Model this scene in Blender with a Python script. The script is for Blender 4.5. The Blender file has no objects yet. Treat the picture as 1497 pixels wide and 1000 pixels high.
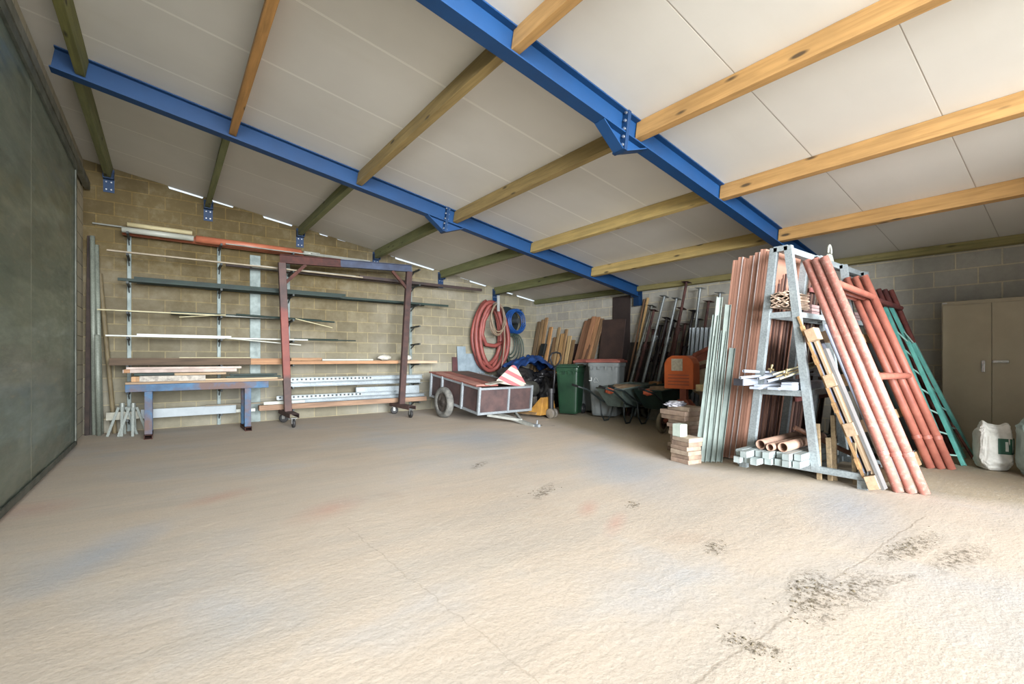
import bpy, bmesh, math, random
from mathutils import Vector, Matrix, noise
random.seed(7)
R = math.radians
scene = bpy.context.scene
COL = scene.collection

# ---------------------------------------------------------------- camera, world, sun, exposure
F = 668.0; CX = 748.5; CY = 524.0; TH = R(37.2); H = 1.09
cam_d = bpy.data.cameras.new('camera'); cam = bpy.data.objects.new('camera', cam_d); COL.objects.link(cam)
cam.location = (0, 0, H); cam.rotation_euler = (R(90), 0, -TH)
cam_d.sensor_width = 36; cam_d.lens = 36*F/1497; cam_d.shift_y = (CY-500)/1497; cam_d.clip_start = .02
scene.camera = cam
w = bpy.data.worlds.new('world'); scene.world = w; w.use_nodes = True
wn = w.node_tree.nodes; wl = w.node_tree.links
bg = wn['Background']; bg.inputs['Color'].default_value = (.80, .90, 1.0, 1); bg.inputs['Strength'].default_value = .85
sun_d = bpy.data.lights.new('sun', 'SUN'); sun_d.energy = .4; sun_d.angle = R(1); sun_d.color = (1, .95, .86)
sun = bpy.data.objects.new('sun', sun_d); COL.objects.link(sun); sun.rotation_euler = (R(-38), R(10), 0)   # comes over the roof from behind the back wall
ld = bpy.data.lights.new('daylight_stand_in', 'AREA'); ld.shape = 'RECTANGLE'; ld.size = 12; ld.size_y = 6; ld.energy = 9700; ld.color = (.93, .96, 1.0)  # added area lamp out in the yard, standing in for daylight
lo = bpy.data.objects.new('daylight_stand_in', ld); COL.objects.link(lo); lo.location = (-1.2, -12, 3.3)
lo.rotation_euler = Vector((.25, 1, -.06)).to_track_quat('-Z', 'Y').to_euler()
scene.view_settings.view_transform = 'Standard'; scene.view_settings.look = 'None'
scene.view_settings.gamma = 1; scene.view_settings.exposure = .5
scene.view_settings.use_curve_mapping = False

# ---------------------------------------------------------------- rays through the photograph, to measure real places
C_, S_ = math.cos(TH), math.sin(TH)
def ray(x, y):
    dx = (x-CX)/F; return Vector((dx*C_+S_, C_-dx*S_, (CY-y)/F))
CAM = Vector((0, 0, H))
def atY(x, y, Y): r = ray(x, y); return CAM + r*(Y/r.y)
def atX(x, y, X): r = ray(x, y); return CAM + r*(X/r.x)
def atZ(x, y, Z=0): r = ray(x, y); return CAM + r*((Z-H)/r.z)
def atD(x, y, D): return CAM + ray(x, y)*D
def xY(x, Y): return atY(x, CY, Y).x
YB = 8.95
def wallX(Y): return 7.57 + .04*(YB-Y)
def roofZ(X): return H + 2.71 - .163*X
SL = .163

# ---------------------------------------------------------------- materials
def lin(c):
    o = []; g = .3*c[0]+.59*c[1]+.11*c[2]
    for v in [a+(g-a)*.12 for a in c]:
        v /= 255.0; o.append(v/12.92 if v <= .04045 else ((v+.055)/1.055)**2.4)
    return (*o, 1)
class NT:
    def __init__(s, name):
        s.m = bpy.data.materials.new(name); s.m.use_nodes = True; s.t = s.m.node_tree
        s.b = s.t.nodes['Principled BSDF']; s.n = s.t.nodes; s.l = s.t.links
    def new(s, t, **k):
        n = s.n.new(t)
        for a, v in k.items(): setattr(n, a, v)
        return n
    def link(s, a, b): s.l.new(a, b)
    def math(s, op, a, b=None, clamp=False):
        n = s.new('ShaderNodeMath', operation=op, use_clamp=clamp)
        for i, v in enumerate((a, b)):
            if v is None: continue
            if isinstance(v, (int, float)): n.inputs[i].default_value = v
            else: s.link(v, n.inputs[i])
        return n.outputs[0]
    def ramp(s, fac, stops):
        n = s.new('ShaderNodeValToRGB'); s.link(fac, n.inputs[0]); e = n.color_ramp.elements
        while len(e) < len(stops): e.new(.5)
        for i, (p, c) in enumerate(stops): e[i].position = p; e[i].color = c if len(c) == 4 else (*c, 1)
        return n.outputs[0]
    def mix(s, fac, a, b, mode='MIX'):
        n = s.new('ShaderNodeMix', data_type='RGBA', blend_type=mode)
        for i, v in ((0, fac), (6, a), (7, b)):
            if isinstance(v, (int, float)): n.inputs[i].default_value = v
            elif isinstance(v, tuple): n.inputs[i].default_value = v
            else: s.link(v, n.inputs[i])
        return n.outputs[2]
    def noise(s, vec, scale, detail=4, rough=.55, dist=0):
        n = s.new('ShaderNodeTexNoise'); n.inputs['Scale'].default_value = scale; n.inputs['Detail'].default_value = detail
        n.inputs['Roughness'].default_value = rough; n.inputs['Distortion'].default_value = dist
        if vec is not None: s.link(vec, n.inputs['Vector'])
        return n.outputs['Fac']
    def coords(s, scale=(1, 1, 1), rot=(0, 0, 0), loc=(0, 0, 0), rnd=True):
        tc = s.new('ShaderNodeTexCoord'); v = tc.outputs['Object']
        if rnd:
            oi = s.new('ShaderNodeObjectInfo'); a = s.new('ShaderNodeVectorMath', operation='ADD')
            m = s.math('MULTIPLY', oi.outputs['Random'], 37.0); s.link(v, a.inputs[0]); s.link(m, a.inputs[1]); v = a.outputs[0]
        mp = s.new('ShaderNodeMapping'); mp.inputs['Scale'].default_value = scale; mp.inputs['Rotation'].default_value = rot; mp.inputs['Location'].default_value = loc
        s.link(v, mp.inputs['Vector']); return mp.outputs[0]
    def bump(s, h, strength=.3, dist=.01):
        n = s.new('ShaderNodeBump'); n.inputs['Strength'].default_value = strength; n.inputs['Distance'].default_value = dist
        s.link(h, n.inputs['Height']); s.link(n.outputs[0], s.b.inputs['Normal'])
    def vary(s, col, amt=.25):
        oi = s.new('ShaderNodeObjectInfo'); v = s.math('ADD', s.math('MULTIPLY', oi.outputs['Random'], amt), 1-amt/2)
        n = s.new('ShaderNodeHueSaturation'); s.link(v, n.inputs['Value']); s.link(col, n.inputs['Color']); return n.outputs[0]
    def done(s, col, rough=.6, metal=0):
        if isinstance(col, tuple): s.b.inputs['Base Color'].default_value = col
        else: s.link(col, s.b.inputs['Base Color'])
        if isinstance(rough, (int, float)): s.b.inputs['Roughness'].default_value = rough
        else: s.link(rough, s.b.inputs['Roughness'])
        s.b.inputs['Metallic'].default_value = metal; return s.m
_mc = {}
def paint(c, c2=None, rough=.5, metal=0, scale=6, lo=.35, hi=.7, bump=.1, vary=.12, stretch=(1, 1, 1)):
    k = ('p', c, c2, rough, metal, scale, lo, hi, bump, vary, stretch)
    if k in _mc: return _mc[k]
    s = NT('paint_%d_%d_%d' % c); v = s.coords(stretch)
    c2 = c2 or tuple(x*.8 for x in c)
    f = s.noise(v, scale, 6, .6)
    col = s.vary(s.ramp(f, [(lo, lin(c2)), (hi, lin(c))]), vary)
    s.bump(s.noise(v, scale*8, 3), bump, .004)
    _mc[k] = s.done(col, rough, metal); return _mc[k]
def wood(c, axis='x', c2=None, rough=.75, vary=.25, knots=False, scale=1.0):
    k = ('w', c, axis, c2, rough, vary, knots, scale)
    if k in _mc: return _mc[k]
    s = NT('wood_%d_%d_%d_%s' % (*c, axis)); c2 = c2 or tuple(x*.68 for x in c)
    st = {'x': (1.2, 18, 18), 'y': (18, 1.2, 18), 'z': (18, 18, 1.2)}[axis]
    v = s.coords(tuple(a*scale for a in st)); f = s.noise(v, 1.6, 6, .62, .4)
    col = s.ramp(f, [(.3, lin(c2)), (.62, lin(c))])
    v2 = s.coords((1.4, 1.4, 1.4)); g = s.noise(v2, 2.2, 3)
    col = s.mix(s.ramp(g, [(.4, (0, 0, 0)), (.75, (.5, .5, .5))]), col, lin(tuple(x*.8 for x in c)))
    if knots:
        vo = s.new('ShaderNodeTexVoronoi'); vo.inputs['Scale'].default_value = 1.0
        st2 = {'x': (2.2, 7, 7), 'y': (7, 2.2, 7), 'z': (7, 7, 2.2)}[axis]
        s.link(s.coords(st2), vo.inputs['Vector'])
        col = s.mix(s.ramp(vo.outputs['Distance'], [(.08, (1, 1, 1)), (.16, (0, 0, 0))]), col, lin(tuple(x*.42 for x in c)))
    s.bump(f, .25, .004)
    _mc[k] = s.done(s.vary(col, vary), rough); return _mc[k]
def galv(c=(165, 172, 172), rough=.42, metal=.55):
    k = ('g', c, rough, metal)
    if k in _mc: return _mc[k]
    s = NT('galvanised_%d' % c[0]); vo = s.new('ShaderNodeTexVoronoi'); vo.inputs['Scale'].default_value = 60; s.link(s.coords(), vo.inputs['Vector'])
    f = s.math('ADD', s.math('MULTIPLY', vo.outputs['Distance'], .5), s.math('MULTIPLY', s.noise(s.coords(), 5, 5), .8))
    col = s.ramp(f, [(.3, lin(tuple(x*.78 for x in c))), (.9, lin(c))])
    _mc[k] = s.done(s.vary(col, .12), rough, metal); return _mc[k]
def rust(c=(96, 52, 40), c2=(58, 36, 30), rough=.8):
    return paint(c, c2, rough, .1, 9, .35, .65, .35, .2)

def block_mat(name, ax, ca, cb, mortar, msize=.010, brown_tint=0.0):
    s = NT(name); tc = s.new('ShaderNodeTexCoord'); sp = s.new('ShaderNodeSeparateXYZ'); s.link(tc.outputs['Object'], sp.inputs[0])
    cm = s.new('ShaderNodeCombineXYZ'); s.link(sp.outputs[ax], cm.inputs[0]); s.link(sp.outputs[2], cm.inputs[1])
    nz = s.noise(tc.outputs['Object'], 2.2, 3)
    wob = s.math('MULTIPLY', s.math('SUBTRACT', nz, .5), .012)
    y2 = s.math('ADD', sp.outputs[2], wob); s.link(y2, cm.inputs[1])
    br = s.new('ShaderNodeTexBrick'); s.link(cm.outputs[0], br.inputs['Vector']); br.offset = .5
    br.inputs['Scale'].default_value = 1; br.inputs['Brick Width'].default_value = .40; br.inputs['Row Height'].default_value = .20
    br.inputs['Mortar Size'].default_value = msize; br.inputs['Mortar Smooth'].default_value = .35; br.inputs['Bias'].default_value = 0
    br.inputs['Color1'].default_value = lin(ca); br.inputs['Color2'].default_value = lin(cb); br.inputs['Mortar'].default_value = lin(mortar)
    big = s.noise(tc.outputs['Object'], .8, 4); fine = s.noise(tc.outputs['Object'], 90, 3)
    mid = s.noise(tc.outputs['Object'], 7, 5, .7)
    col = s.mix(s.ramp(mid, [(.35, (0, 0, 0)), (.7, (.45, .45, .45))]), br.outputs['Color'], lin(tuple(x*.72 for x in ca)))
    col = s.mix(s.ramp(big, [(.45, (0, 0, 0)), (.75, (.35, .35, .35))]), col, lin((172, 172, 166)))
    if brown_tint > 0:   # browner and darker towards the upper courses and the left corner
        up = s.math('MULTIPLY', s.math('SUBTRACT', sp.outputs[2], .4), .42, True)
        lf = s.math('MULTIPLY', s.math('SUBTRACT', 6.2, sp.outputs[0]), .26, True)
        m = s.math('MULTIPLY', s.math('MULTIPLY', up, lf), brown_tint)
        m = s.math('MULTIPLY', m, s.math('ADD', mid, .5), True)
        dk = s.mix(1.0, col, lin((192, 170, 122)), 'MULTIPLY')
        col = s.mix(m, col, dk)
    hgt = s.math('SUBTRACT', s.math('ADD', s.math('MULTIPLY', fine, .25), s.math('MULTIPLY', mid, .3)), br.outputs['Fac'])
    s.bump(hgt, .55, .012)
    return s.done(col, .92)

# ---------------------------------------------------------------- mesh builder
class MB:
    def __init__(s): s.v = []; s.f = []; s.sm = []
    def add(s, vs, fs, smooth=False):
        o = len(s.v); s.v += [Vector(v) for v in vs]; s.f += [tuple(i+o for i in f) for f in fs]; s.sm += [smooth]*len(fs); return s
    def box(s, c, size, M=None):
        x, y, z = (a/2 for a in size); c = Vector(c)
        vs = [Vector((i*x, j*y, k*z)) for i in (-1, 1) for j in (-1, 1) for k in (-1, 1)]
        if M is not None: vs = [M @ v for v in vs]
        return s.add([v+c for v in vs], [(0, 1, 3, 2), (4, 6, 7, 5), (0, 4, 5, 1), (2, 3, 7, 6), (0, 2, 6, 4), (1, 5, 7, 3)])
    def bar(s, p0, p1, w_, h_, up=(0, 0, 1)):
        p0 = Vector(p0); p1 = Vector(p1); M = frame(p1-p0, up)
        return s.box((p0+p1)/2, ((p1-p0).length, w_, h_), M)
    def prism(s, poly, p0, p1, up=(0, 0, 1), caps=True):
        """2D polygon (y,z) swept from p0 to p1"""
        p0 = Vector(p0); p1 = Vector(p1); M = frame(p1-p0, up); n = len(poly)
        a = [p0 + M @ Vector((0, y, z)) for y, z in poly]; b = [p1 + M @ Vector((0, y, z)) for y, z in poly]
        fs = [(i, (i+1) % n, n+(i+1) % n, n+i) for i in range(n)]
        if caps: fs += [tuple(range(n-1, -1, -1)), tuple(range(n, 2*n))]
        return s.add(a+b, fs)
    def tube(s, p0, p1, r, n=12, r2=None, hollow=None):
        p0 = Vector(p0); p1 = Vector(p1); M = frame(p1-p0); r2 = r if r2 is None else r2
        ring = lambda p, q: [p + M @ Vector((0, q*math.cos(2*math.pi*i/n), q*math.sin(2*math.pi*i/n))) for i in range(n)]
        if hollow is None:
            s.add(ring(p0, r)+ring(p1, r2), [(i, (i+1) % n, n+(i+1) % n, n+i) for i in range(n)], True)
            s.add(ring(p0, r), [tuple(range(n-1, -1, -1))]); s.add(ring(p1, r2), [tuple(range(n))])
        else:
            vs = ring(p0, r)+ring(p1, r2)+ring(p0, hollow)+ring(p1, hollow)
            fs = []
            for i in range(n):
                j = (i+1) % n; fs += [(i, j, n+j, n+i), (2*n+j, 2*n+i, 3*n+i, 3*n+j), (j, i, 2*n+i, 2*n+j), (n+i, n+j, 3*n+j, 3*n+i)]
            s.add(vs, fs, True)
        return s
    def path(s, pts, r, n=8, closed=False):
        pts = [Vector(p) for p in pts]; m = len(pts); rings = []; nrm = None
        for i, p in enumerate(pts):
            t = (pts[(i+1) % m]-pts[i-1]) if closed else (pts[min(i+1, m-1)]-pts[max(i-1, 0)])
            t.normalize()
            if nrm is None: nrm = t.orthogonal().normalized()
            nrm = (nrm - t*nrm.dot(t)); nrm = nrm.normalized() if nrm.length > 1e-6 else t.orthogonal().normalized()
            b = t.cross(nrm); rr = r(i/(m-1)) if callable(r) else r
            rings.append([p + (nrm*math.cos(2*math.pi*k/n) + b*math.sin(2*math.pi*k/n))*rr for k in range(n)])
        vs = [v for q in rings for v in q]; fs = []
        for i in range(m if closed else m-1):
            j = (i+1) % m
            for k in range(n): fs.append((i*n+k, i*n+(k+1) % n, j*n+(k+1) % n, j*n+k))
        if not closed: fs += [tuple(range(n-1, -1, -1)), tuple((m-1)*n+k for k in range(n))]
        return s.add(vs, fs, True)
    def lathe(s, prof, c=(0, 0, 0), axis=(0, 0, 1), n=24, smooth=True, loop=False):
        """profile of (radius, distance along axis)"""
        c = Vector(c); M = frame(axis); m = len(prof)
        vs = [c + M @ Vector((h, r*math.cos(2*math.pi*i/n), r*math.sin(2*math.pi*i/n))) for r, h in prof for i in range(n)]
        fs = [(a*n+i, a*n+(i+1) % n, (a+1)*n+(i+1) % n, (a+1)*n+i) for a in range(m-1) for i in range(n)]
        if loop: fs += [((m-1)*n+i, (m-1)*n+(i+1) % n, (i+1) % n, i) for i in range(n)]
        s.add(vs, fs, smooth)
        if loop: return s
        if prof[0][0] > 1e-5: s.add(vs[:n], [tuple(range(n-1, -1, -1))])
        if prof[-1][0] > 1e-5: s.add(vs[-n:], [tuple(range(n))])
        return s
    def quad(s, a, b, c, d, t):
        """slab: quad with thickness t along its normal"""
        a, b, c, d = map(Vector, (a, b, c, d)); nn = (b-a).cross(d-a).normalized()*t
        return s.add([a, b, c, d, a+nn, b+nn, c+nn, d+nn], [(3, 2, 1, 0), (4, 5, 6, 7), (0, 1, 5, 4), (1, 2, 6, 5), (2, 3, 7, 6), (3, 0, 4, 7)])
    def blob(s, c, size, amp=.12, freq=2.0, seed=0, sub=3, flat=None, sq=1.0):
        bm = bmesh.new(); bmesh.ops.create_icosphere(bm, subdivisions=sub, radius=1); c = Vector(c); vs = []
        for v in bm.verts:
            p = v.co.copy()
            if sq != 1: p = Vector([math.copysign(abs(a)**sq, a) for a in p])
            k = 1 + amp*noise.fractal(v.co*freq + Vector((seed*3.1, seed*1.7, seed)), 1.0, 2.0, 4)
            p = Vector((p.x*size[0]*k, p.y*size[1]*k, p.z*size[2]*k))
            if flat is not None and p.z < -flat: p.z = -flat + (p.z+flat)*.05
            vs.append(p+c)
        fs = [tuple(v.index for v in f.verts) for f in bm.faces]; bm.free()
        return s.add(vs, fs, True)
    def build(s, name, m, parent=None, origin=None, M=None, bevel=0, world=False):
        me = bpy.data.meshes.new(name); vs = s.v
        if world and parent is not None:
            I = parent.matrix_basis.inverted(); vs = [I @ v for v in vs]
        if M is not None: pass
        elif origin is not None: o = Vector(origin); vs = [v-o for v in vs]
        me.from_pydata([tuple(v) for v in vs], [], s.f)
        me.polygons.foreach_set('use_smooth', s.sm); me.update()
        bm = bmesh.new(); bm.from_mesh(me); bmesh.ops.recalc_face_normals(bm, faces=bm.faces); bm.to_mesh(me); bm.free()
        ob = bpy.data.objects.new(name, me); COL.objects.link(ob); me.materials.append(m)
        if M is not None: ob.matrix_world = M
        elif origin is not None: ob.location = origin
        if parent is not None: ob.parent = parent
        if bevel:
            b = ob.modifiers.new('bevel', 'BEVEL'); b.width = bevel; b.segments = 2; b.limit_method = 'ANGLE'; b.angle_limit = R(40)
        return ob
def frame(d, up=(0, 0, 1)):
    """matrix whose x axis runs along d and z axis as near as possible to up"""
    x = Vector(d).normalized(); u = Vector(up)
    if abs(x.dot(u.normalized())) > .999: u = Vector((1, 0, 0)) if abs(x.x) < .9 else Vector((0, 1, 0))
    y = u.cross(x).normalized(); z = x.cross(y)
    return Matrix((x, y, z)).transposed()
def tag(o, label=None, cat=None, group=None, kind=None):
    if label: o['label'] = label
    if cat: o['category'] = cat
    if group: o['group'] = group
    if kind: o['kind'] = kind
    return o
def thing(name, label, cat, loc=(0, 0, 0), rz=0, group=None, rot=None):
    o = bpy.data.objects.new(name, None); COL.objects.link(o); o.location = loc
    o.rotation_euler = rot if rot else (0, 0, rz); o.empty_display_size = .1
    bpy.context.view_layer.update()
    return tag(o, label, cat, group)
def children(o): return [c for c in bpy.data.objects if c.parent == o]
def dup(root, loc, rot=(0, 0, 0), label=None, group=None, scale=None):
    r = root.copy(); COL.objects.link(r); r.location = loc; r.rotation_euler = rot
    if scale: r.scale = scale
    if label: r['label'] = label
    if group: r['group'] = group
    for ch in children(root):
        c = ch.copy(); COL.objects.link(c); c.parent = r
        for g in children(ch):
            d = g.copy(); COL.objects.link(d); d.parent = c
    return r
def stick(name, label, cat, m, p0, p1, w_, h_=None, up=(0, 0, 1), group=None, shape='box', bevel=.002, poly=None, hollow=None):
    """one straight length of stock lying from p0 to p1, its own object along its local x axis"""
    p0 = Vector(p0); p1 = Vector(p1); L = (p1-p0).length; M = frame(p1-p0, up).to_4x4(); M.translation = p0
    b = MB()
    if shape == 'box': b.box((L/2, 0, 0), (L, w_, h_ or w_))
    elif shape == 'round': b.tube((0, 0, 0), (L, 0, 0), w_, 14, hollow=hollow)
    elif shape == 'poly': b.prism(poly, (0, 0, 0), (L, 0, 0))
    o = b.build(name, m, M=M, bevel=bevel if shape == 'box' else 0)
    return tag(o, label, cat, group)
def wheel(b_t, b_r, c, axis, r, w_, rim=.6):
    """tyre into b_t, rim disc into b_r"""
    q = w_/2
    b_t.lathe([(r*rim, -q*.8), (r*.9, -q), (r*.98, -q*.6), (r, -q*.2), (r, q*.2), (r*.98, q*.6), (r*.9, q), (r*rim, q*.8)], c, axis, 28, loop=True)
    b_r.lathe([(.001, -q*.2), (r*.18, -q*.9), (r*.22, -q*.3), (r*rim*.85, -q*.2), (r*rim*1.02, -q*.75), (r*rim*1.02, q*.75), (r*rim*.85, q*.2), (r*.22, q*.3), (r*.18, q*.9), (.001, q*.9)], c, axis, 24)

# ================================================================ SETTING
XL = -.94
# ---- floor
s = NT('floor_concrete'); v = s.coords(rnd=False)
n1 = s.noise(v, .55, 5, .6, .3); n2 = s.noise(v, 2.3, 6, .65); n3 = s.noise(v, 26, 4, .6); n4 = s.noise(v, .9, 4)
vs_ = s.coords((.35, 1.6, 1), (0, 0, R(-28)), rnd=False); n5 = s.noise(vs_, 1.6, 5, .6)
col = s.ramp(n1, [(.30, lin((188, 170, 148))), (.5, lin((194, 178, 158))), (.68, lin((178, 176, 173)))])
col = s.mix(s.ramp(n5, [(.42, (0, 0, 0)), (.72, (.55, .55, .55))]), col, lin((168, 161, 150)))
col = s.mix(s.ramp(n2, [(.55, (0, 0, 0)), (.8, (.5, .5, .5))]), col, lin((196, 186, 168)))
col = s.mix(s.ramp(n4, [(.62, (0, 0, 0)), (.8, (.35, .35, .35))]), col, lin((170, 134, 112)))
sp = s.new('ShaderNodeSeparateXYZ'); s.link(v, sp.inputs[0])
def seg_mask(p0, p1, width, wob=.05, soft=.5):
    """thin crack between two floor points"""
    p0 = Vector(p0[:2]); p1 = Vector(p1[:2]); d = (p1-p0); L = d.length; a = math.atan2(d.y, d.x); ca, sa = math.cos(a), math.sin(a)
    x = s.math('SUBTRACT', sp.outputs[0], p0.x); y = s.math('SUBTRACT', sp.outputs[1], p0.y)
    u = s.math('ADD', s.math('MULTIPLY', x, ca), s.math('MULTIPLY', y, sa)); q = s.math('SUBTRACT', s.math('MULTIPLY', y, ca), s.math('MULTIPLY', x, sa))
    wb = s.math('MULTIPLY', s.math('SUBTRACT', s.noise(v, 3.5, 5, .7), .5), wob)
    q = s.math('ABSOLUTE', s.math('ADD', q, wb))
    m = s.math('SUBTRACT', 1.0, s.math('DIVIDE', q, width), True)
    e = s.math('MULTIPLY', s.math('MULTIPLY', u, 6, True), s.math('MULTIPLY', s.math('SUBTRACT', L, u), 6, True), True)
    return s.math('MULTIPLY', m, e, True)
def blob_mask(c, rx, ry, rot=0, th=.5):
    a = R(rot); ca, sa = math.cos(a), math.sin(a)
    x = s.math('SUBTRACT', sp.outputs[0], c[0]); y = s.math('SUBTRACT', sp.outputs[1], c[1])
    u = s.math('DIVIDE', s.math('ADD', s.math('MULTIPLY', x, ca), s.math('MULTIPLY', y, sa)), rx)
    q = s.math('DIVIDE', s.math('SUBTRACT', s.math('MULTIPLY', y, ca), s.math('MULTIPLY', x, sa)), ry)
    r_ = s.math('SQRT', s.math('ADD', s.math('MULTIPLY', u, u), s.math('MULTIPLY', q, q)))
    return s.math('SUBTRACT', 1.0, r_, True)
def mx(a, b): return s.math('MAXIMUM', a, b)
joint = s.math('MULTIPLY', seg_mask((.9, .86), (4.3, .80), .009, .10), .8)
joint = mx(joint, s.math('MULTIPLY', seg_mask((.93, 3.1), (1.02, .9), .007, .12), .45))
joint = mx(joint, s.math('MULTIPLY', seg_mask((-.9, 3.05), (.93, 3.12), .007, .12), .3))
stn = None
fp = lambda x, y: tuple(atZ(x, y)[:2])
specks = s.ramp(s.noise(v, 24, 6, .8), [(.47, (0, 0, 0)), (.58, (1, 1, 1))])
for (px, py, rx, ry, ro, k) in [(1190, 868, .34, .13, 20, 1.1), (1100, 945, .05, .13, 30, 1.6), (1330, 800, .5, .09, -8, .9), (1400, 815, .4, .1, -8, .8), (1290, 850, .3, .04, -20, .9),
                                (795, 718, .30, .07, 35, .9), (925, 738, .12, .05, 35, .9), (1045, 800, .14, .08, 20, .7), (700, 680, .22, .07, 35, .8), (1250, 860, .35, .12, 0, .7)]:
    c = fp(px, py); m = s.math('MULTIPLY', s.math('MULTIPLY', blob_mask(c, rx, ry, ro), k*1.8, True), specks, True)
    stn = m if stn is None else mx(stn, m)
red = None
for (px, py, rx, ry, ro) in [(320, 727, .35, .16, 30), (860, 742, .25, .09, 35), (900, 765, .3, .08, 30), (480, 745, .4, .2, 30), (45, 745, .35, .3, 0)]:
    c = fp(px, py); m = s.math('MULTIPLY', blob_mask(c, rx, ry, ro), s.math('MULTIPLY', n2, 1.2)); red = m if red is None else mx(red, m)
blu = None
for (px, py, rx, ry, ro) in [(150, 810, .6, .22, 60), (900, 680, 1.5, .5, 60), (1240, 742, 1.0, .35, 20), (700, 640, 1.2, .6, 60)]:
    c = fp(px, py); m = s.math('MULTIPLY', blob_mask(c, rx, ry, ro), 1.1, True); blu = m if blu is None else mx(blu, m)
col = s.mix(s.math('MULTIPLY', red, .6), col, lin((196, 130, 108)))
col = s.mix(s.math('MULTIPLY', blu, .55), col, lin((150, 162, 176)))  # bluish sky light on the floor, put into its colour
# tan shade along the right wall and back corner, put into the floor colour
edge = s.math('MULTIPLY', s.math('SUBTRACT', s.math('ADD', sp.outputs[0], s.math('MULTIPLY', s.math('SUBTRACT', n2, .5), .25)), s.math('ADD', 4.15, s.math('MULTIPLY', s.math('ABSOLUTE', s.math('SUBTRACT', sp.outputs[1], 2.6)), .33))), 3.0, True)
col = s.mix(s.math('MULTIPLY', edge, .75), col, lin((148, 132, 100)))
col = s.mix(s.math('MULTIPLY', stn, .9), col, lin((92, 80, 58)))
col = s.mix(s.math('MULTIPLY', s.math('MULTIPLY', joint, s.math('MULTIPLY', n3, 1.5)), .8), col, lin((120, 104, 82)))
fine = s.noise(v, 75, 4, .7); streak = s.noise(s.coords((.6, 7, 1), (0, 0, R(-30)), rnd=False), 3, 5, .65)
col = s.mix(s.ramp(streak, [(.5, (0, 0, 0)), (.75, (.35, .35, .35))]), col, lin((156, 145, 130)))
col = s.mix(s.ramp(fine, [(.3, (.35, .35, .35)), (.5, (0, 0, 0))]), col, lin((146, 134, 116)))
col = s.mix(s.ramp(n3, [(.58, (0, 0, 0)), (.75, (.4, .4, .4))]), col, lin((206, 196, 180)))
rough_zone = s.math('MULTIPLY', s.math('SUBTRACT', .95, sp.outputs[1]), 8, True)
h = s.math('ADD', s.math('MULTIPLY', n3, .35), s.math('MULTIPLY', n2, .6))
h = s.math('ADD', h, s.math('MULTIPLY', s.noise(v, 60, 3, .6), s.math('ADD', .12, s.math('MULTIPLY', rough_zone, .16))))
h = s.math('SUBTRACT', h, s.math('MULTIPLY', s.math('MULTIPLY', joint, n3), .15)); h = s.math('SUBTRACT', h, s.math('MULTIPLY', stn, .5))
s.bump(h, .42, .014)
floor_m = s.done(col, .88)
b = MB(); nx, ny = 60, 70
x0, x1, y0, y1 = XL-.1, 8.3, -.75, 9.1
vs = [(x0+(x1-x0)*i/nx, y0+(y1-y0)*j/ny, 0) for j in range(ny+1) for i in range(nx+1)]
b.add(vs, [(j*(nx+1)+i, j*(nx+1)+i+1, (j+1)*(nx+1)+i+1, (j+1)*(nx+1)+i) for j in range(ny) for i in range(nx)])
tag(b.build('floor', floor_m), kind='structure')
# yard in front of the shed (behind the camera), sunlit concrete
b = MB(); b.box((2, -10.8, -.06), (40, 20, .1)); tag(b.build('yard', paint((196, 190, 178), (170, 160, 146), .9, 0, 1.2)), kind='structure')

# ---- walls
bw = block_mat('blocks_back', 0, (140, 134, 112), (114, 108, 88), (160, 149, 114), .009, 1.0)
rw = block_mat('blocks_right', 1, (182, 178, 164), (160, 156, 144), (206, 194, 160), .009)
lw = block_mat('blocks_left', 1, (200, 188, 156), (180, 170, 142), (120, 112, 90), .008)
# back wall follows the roof slope; the top course stops short in places and daylight shows through
b = MB(); gaps = []
for (a, c, dz) in [(245, 298, .045), (306, 342, .04), (384, 428, .045), (437, 446, .02), (466, 480, .03), (492, 506, .02), (570, 577, .02), (577, 636, .05), (672, 686, .02), (686, 712, .045), (737, 751, .04), (755, 783, .045)]:
    gaps.append((xY(a, YB), xY(c, YB), dz))
xs = [XL-.15]; tops = []
pts = [(XL-.15, 0.0)]
for g0, g1, dz in gaps: pts += [(g0, 0.0), (g0+.02, dz), (g1-.02, dz*.9), (g1, 0.0)]
pts.append((wallX(YB)+.02, 0.0))
pts = [(x, roofZ(x)+.004-dz) for x, dz in pts]
n = len(pts)
T = .16
front = [(x, YB, z) for x, z in pts]; bot = [(x, YB, -.02) for x, z in pts]
back = [(x, YB+T, z-.03 if True else z) for x, z in pts]; bb = [(x, YB+T, -.02) for x, z in pts]
vs = front+bot+back+bb; fs = []
for i in range(n-1):
    fs += [(n+i, n+i+1, i+1, i), (i, i+1, 2*n+i+1, 2*n+i), (2*n+i, 2*n+i+1, 3*n+i+1, 3*n+i)]
fs += [(0, 2*n, 3*n, n), (n-1, 2*n-1, 4*n-1, 3*n-1)]
b.add(vs, fs); tag(b.build('wall_back', bw), kind='structure')
# right wall
def rwall(name, ya, yb):
    b = MB(); a = wallX(ya); c = wallX(yb)
    b.add([(a, ya, -.02), (c, yb, -.02), (c, yb, roofZ(c)+.0), (a, ya, roofZ(a)), (a+.2, ya, -.02), (c+.2, yb, -.02), (c+.2, yb, roofZ(c)), (a+.2, ya, roofZ(a))],
          [(0, 1, 2, 3), (7, 6, 5, 4), (0, 4, 5, 1), (1, 5, 6, 2), (2, 6, 7, 3), (3, 7, 4, 0)])
    return tag(b.build(name, rw), kind='structure')
rwall('wall_right', YB+.16, -.6)
b = MB(); b.box((XL-.1, (YB-.6)/2+.08, 1.95), (.2, YB+.6+.16, 3.98)); tag(b.build('wall_left', lw), kind='structure')
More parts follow.
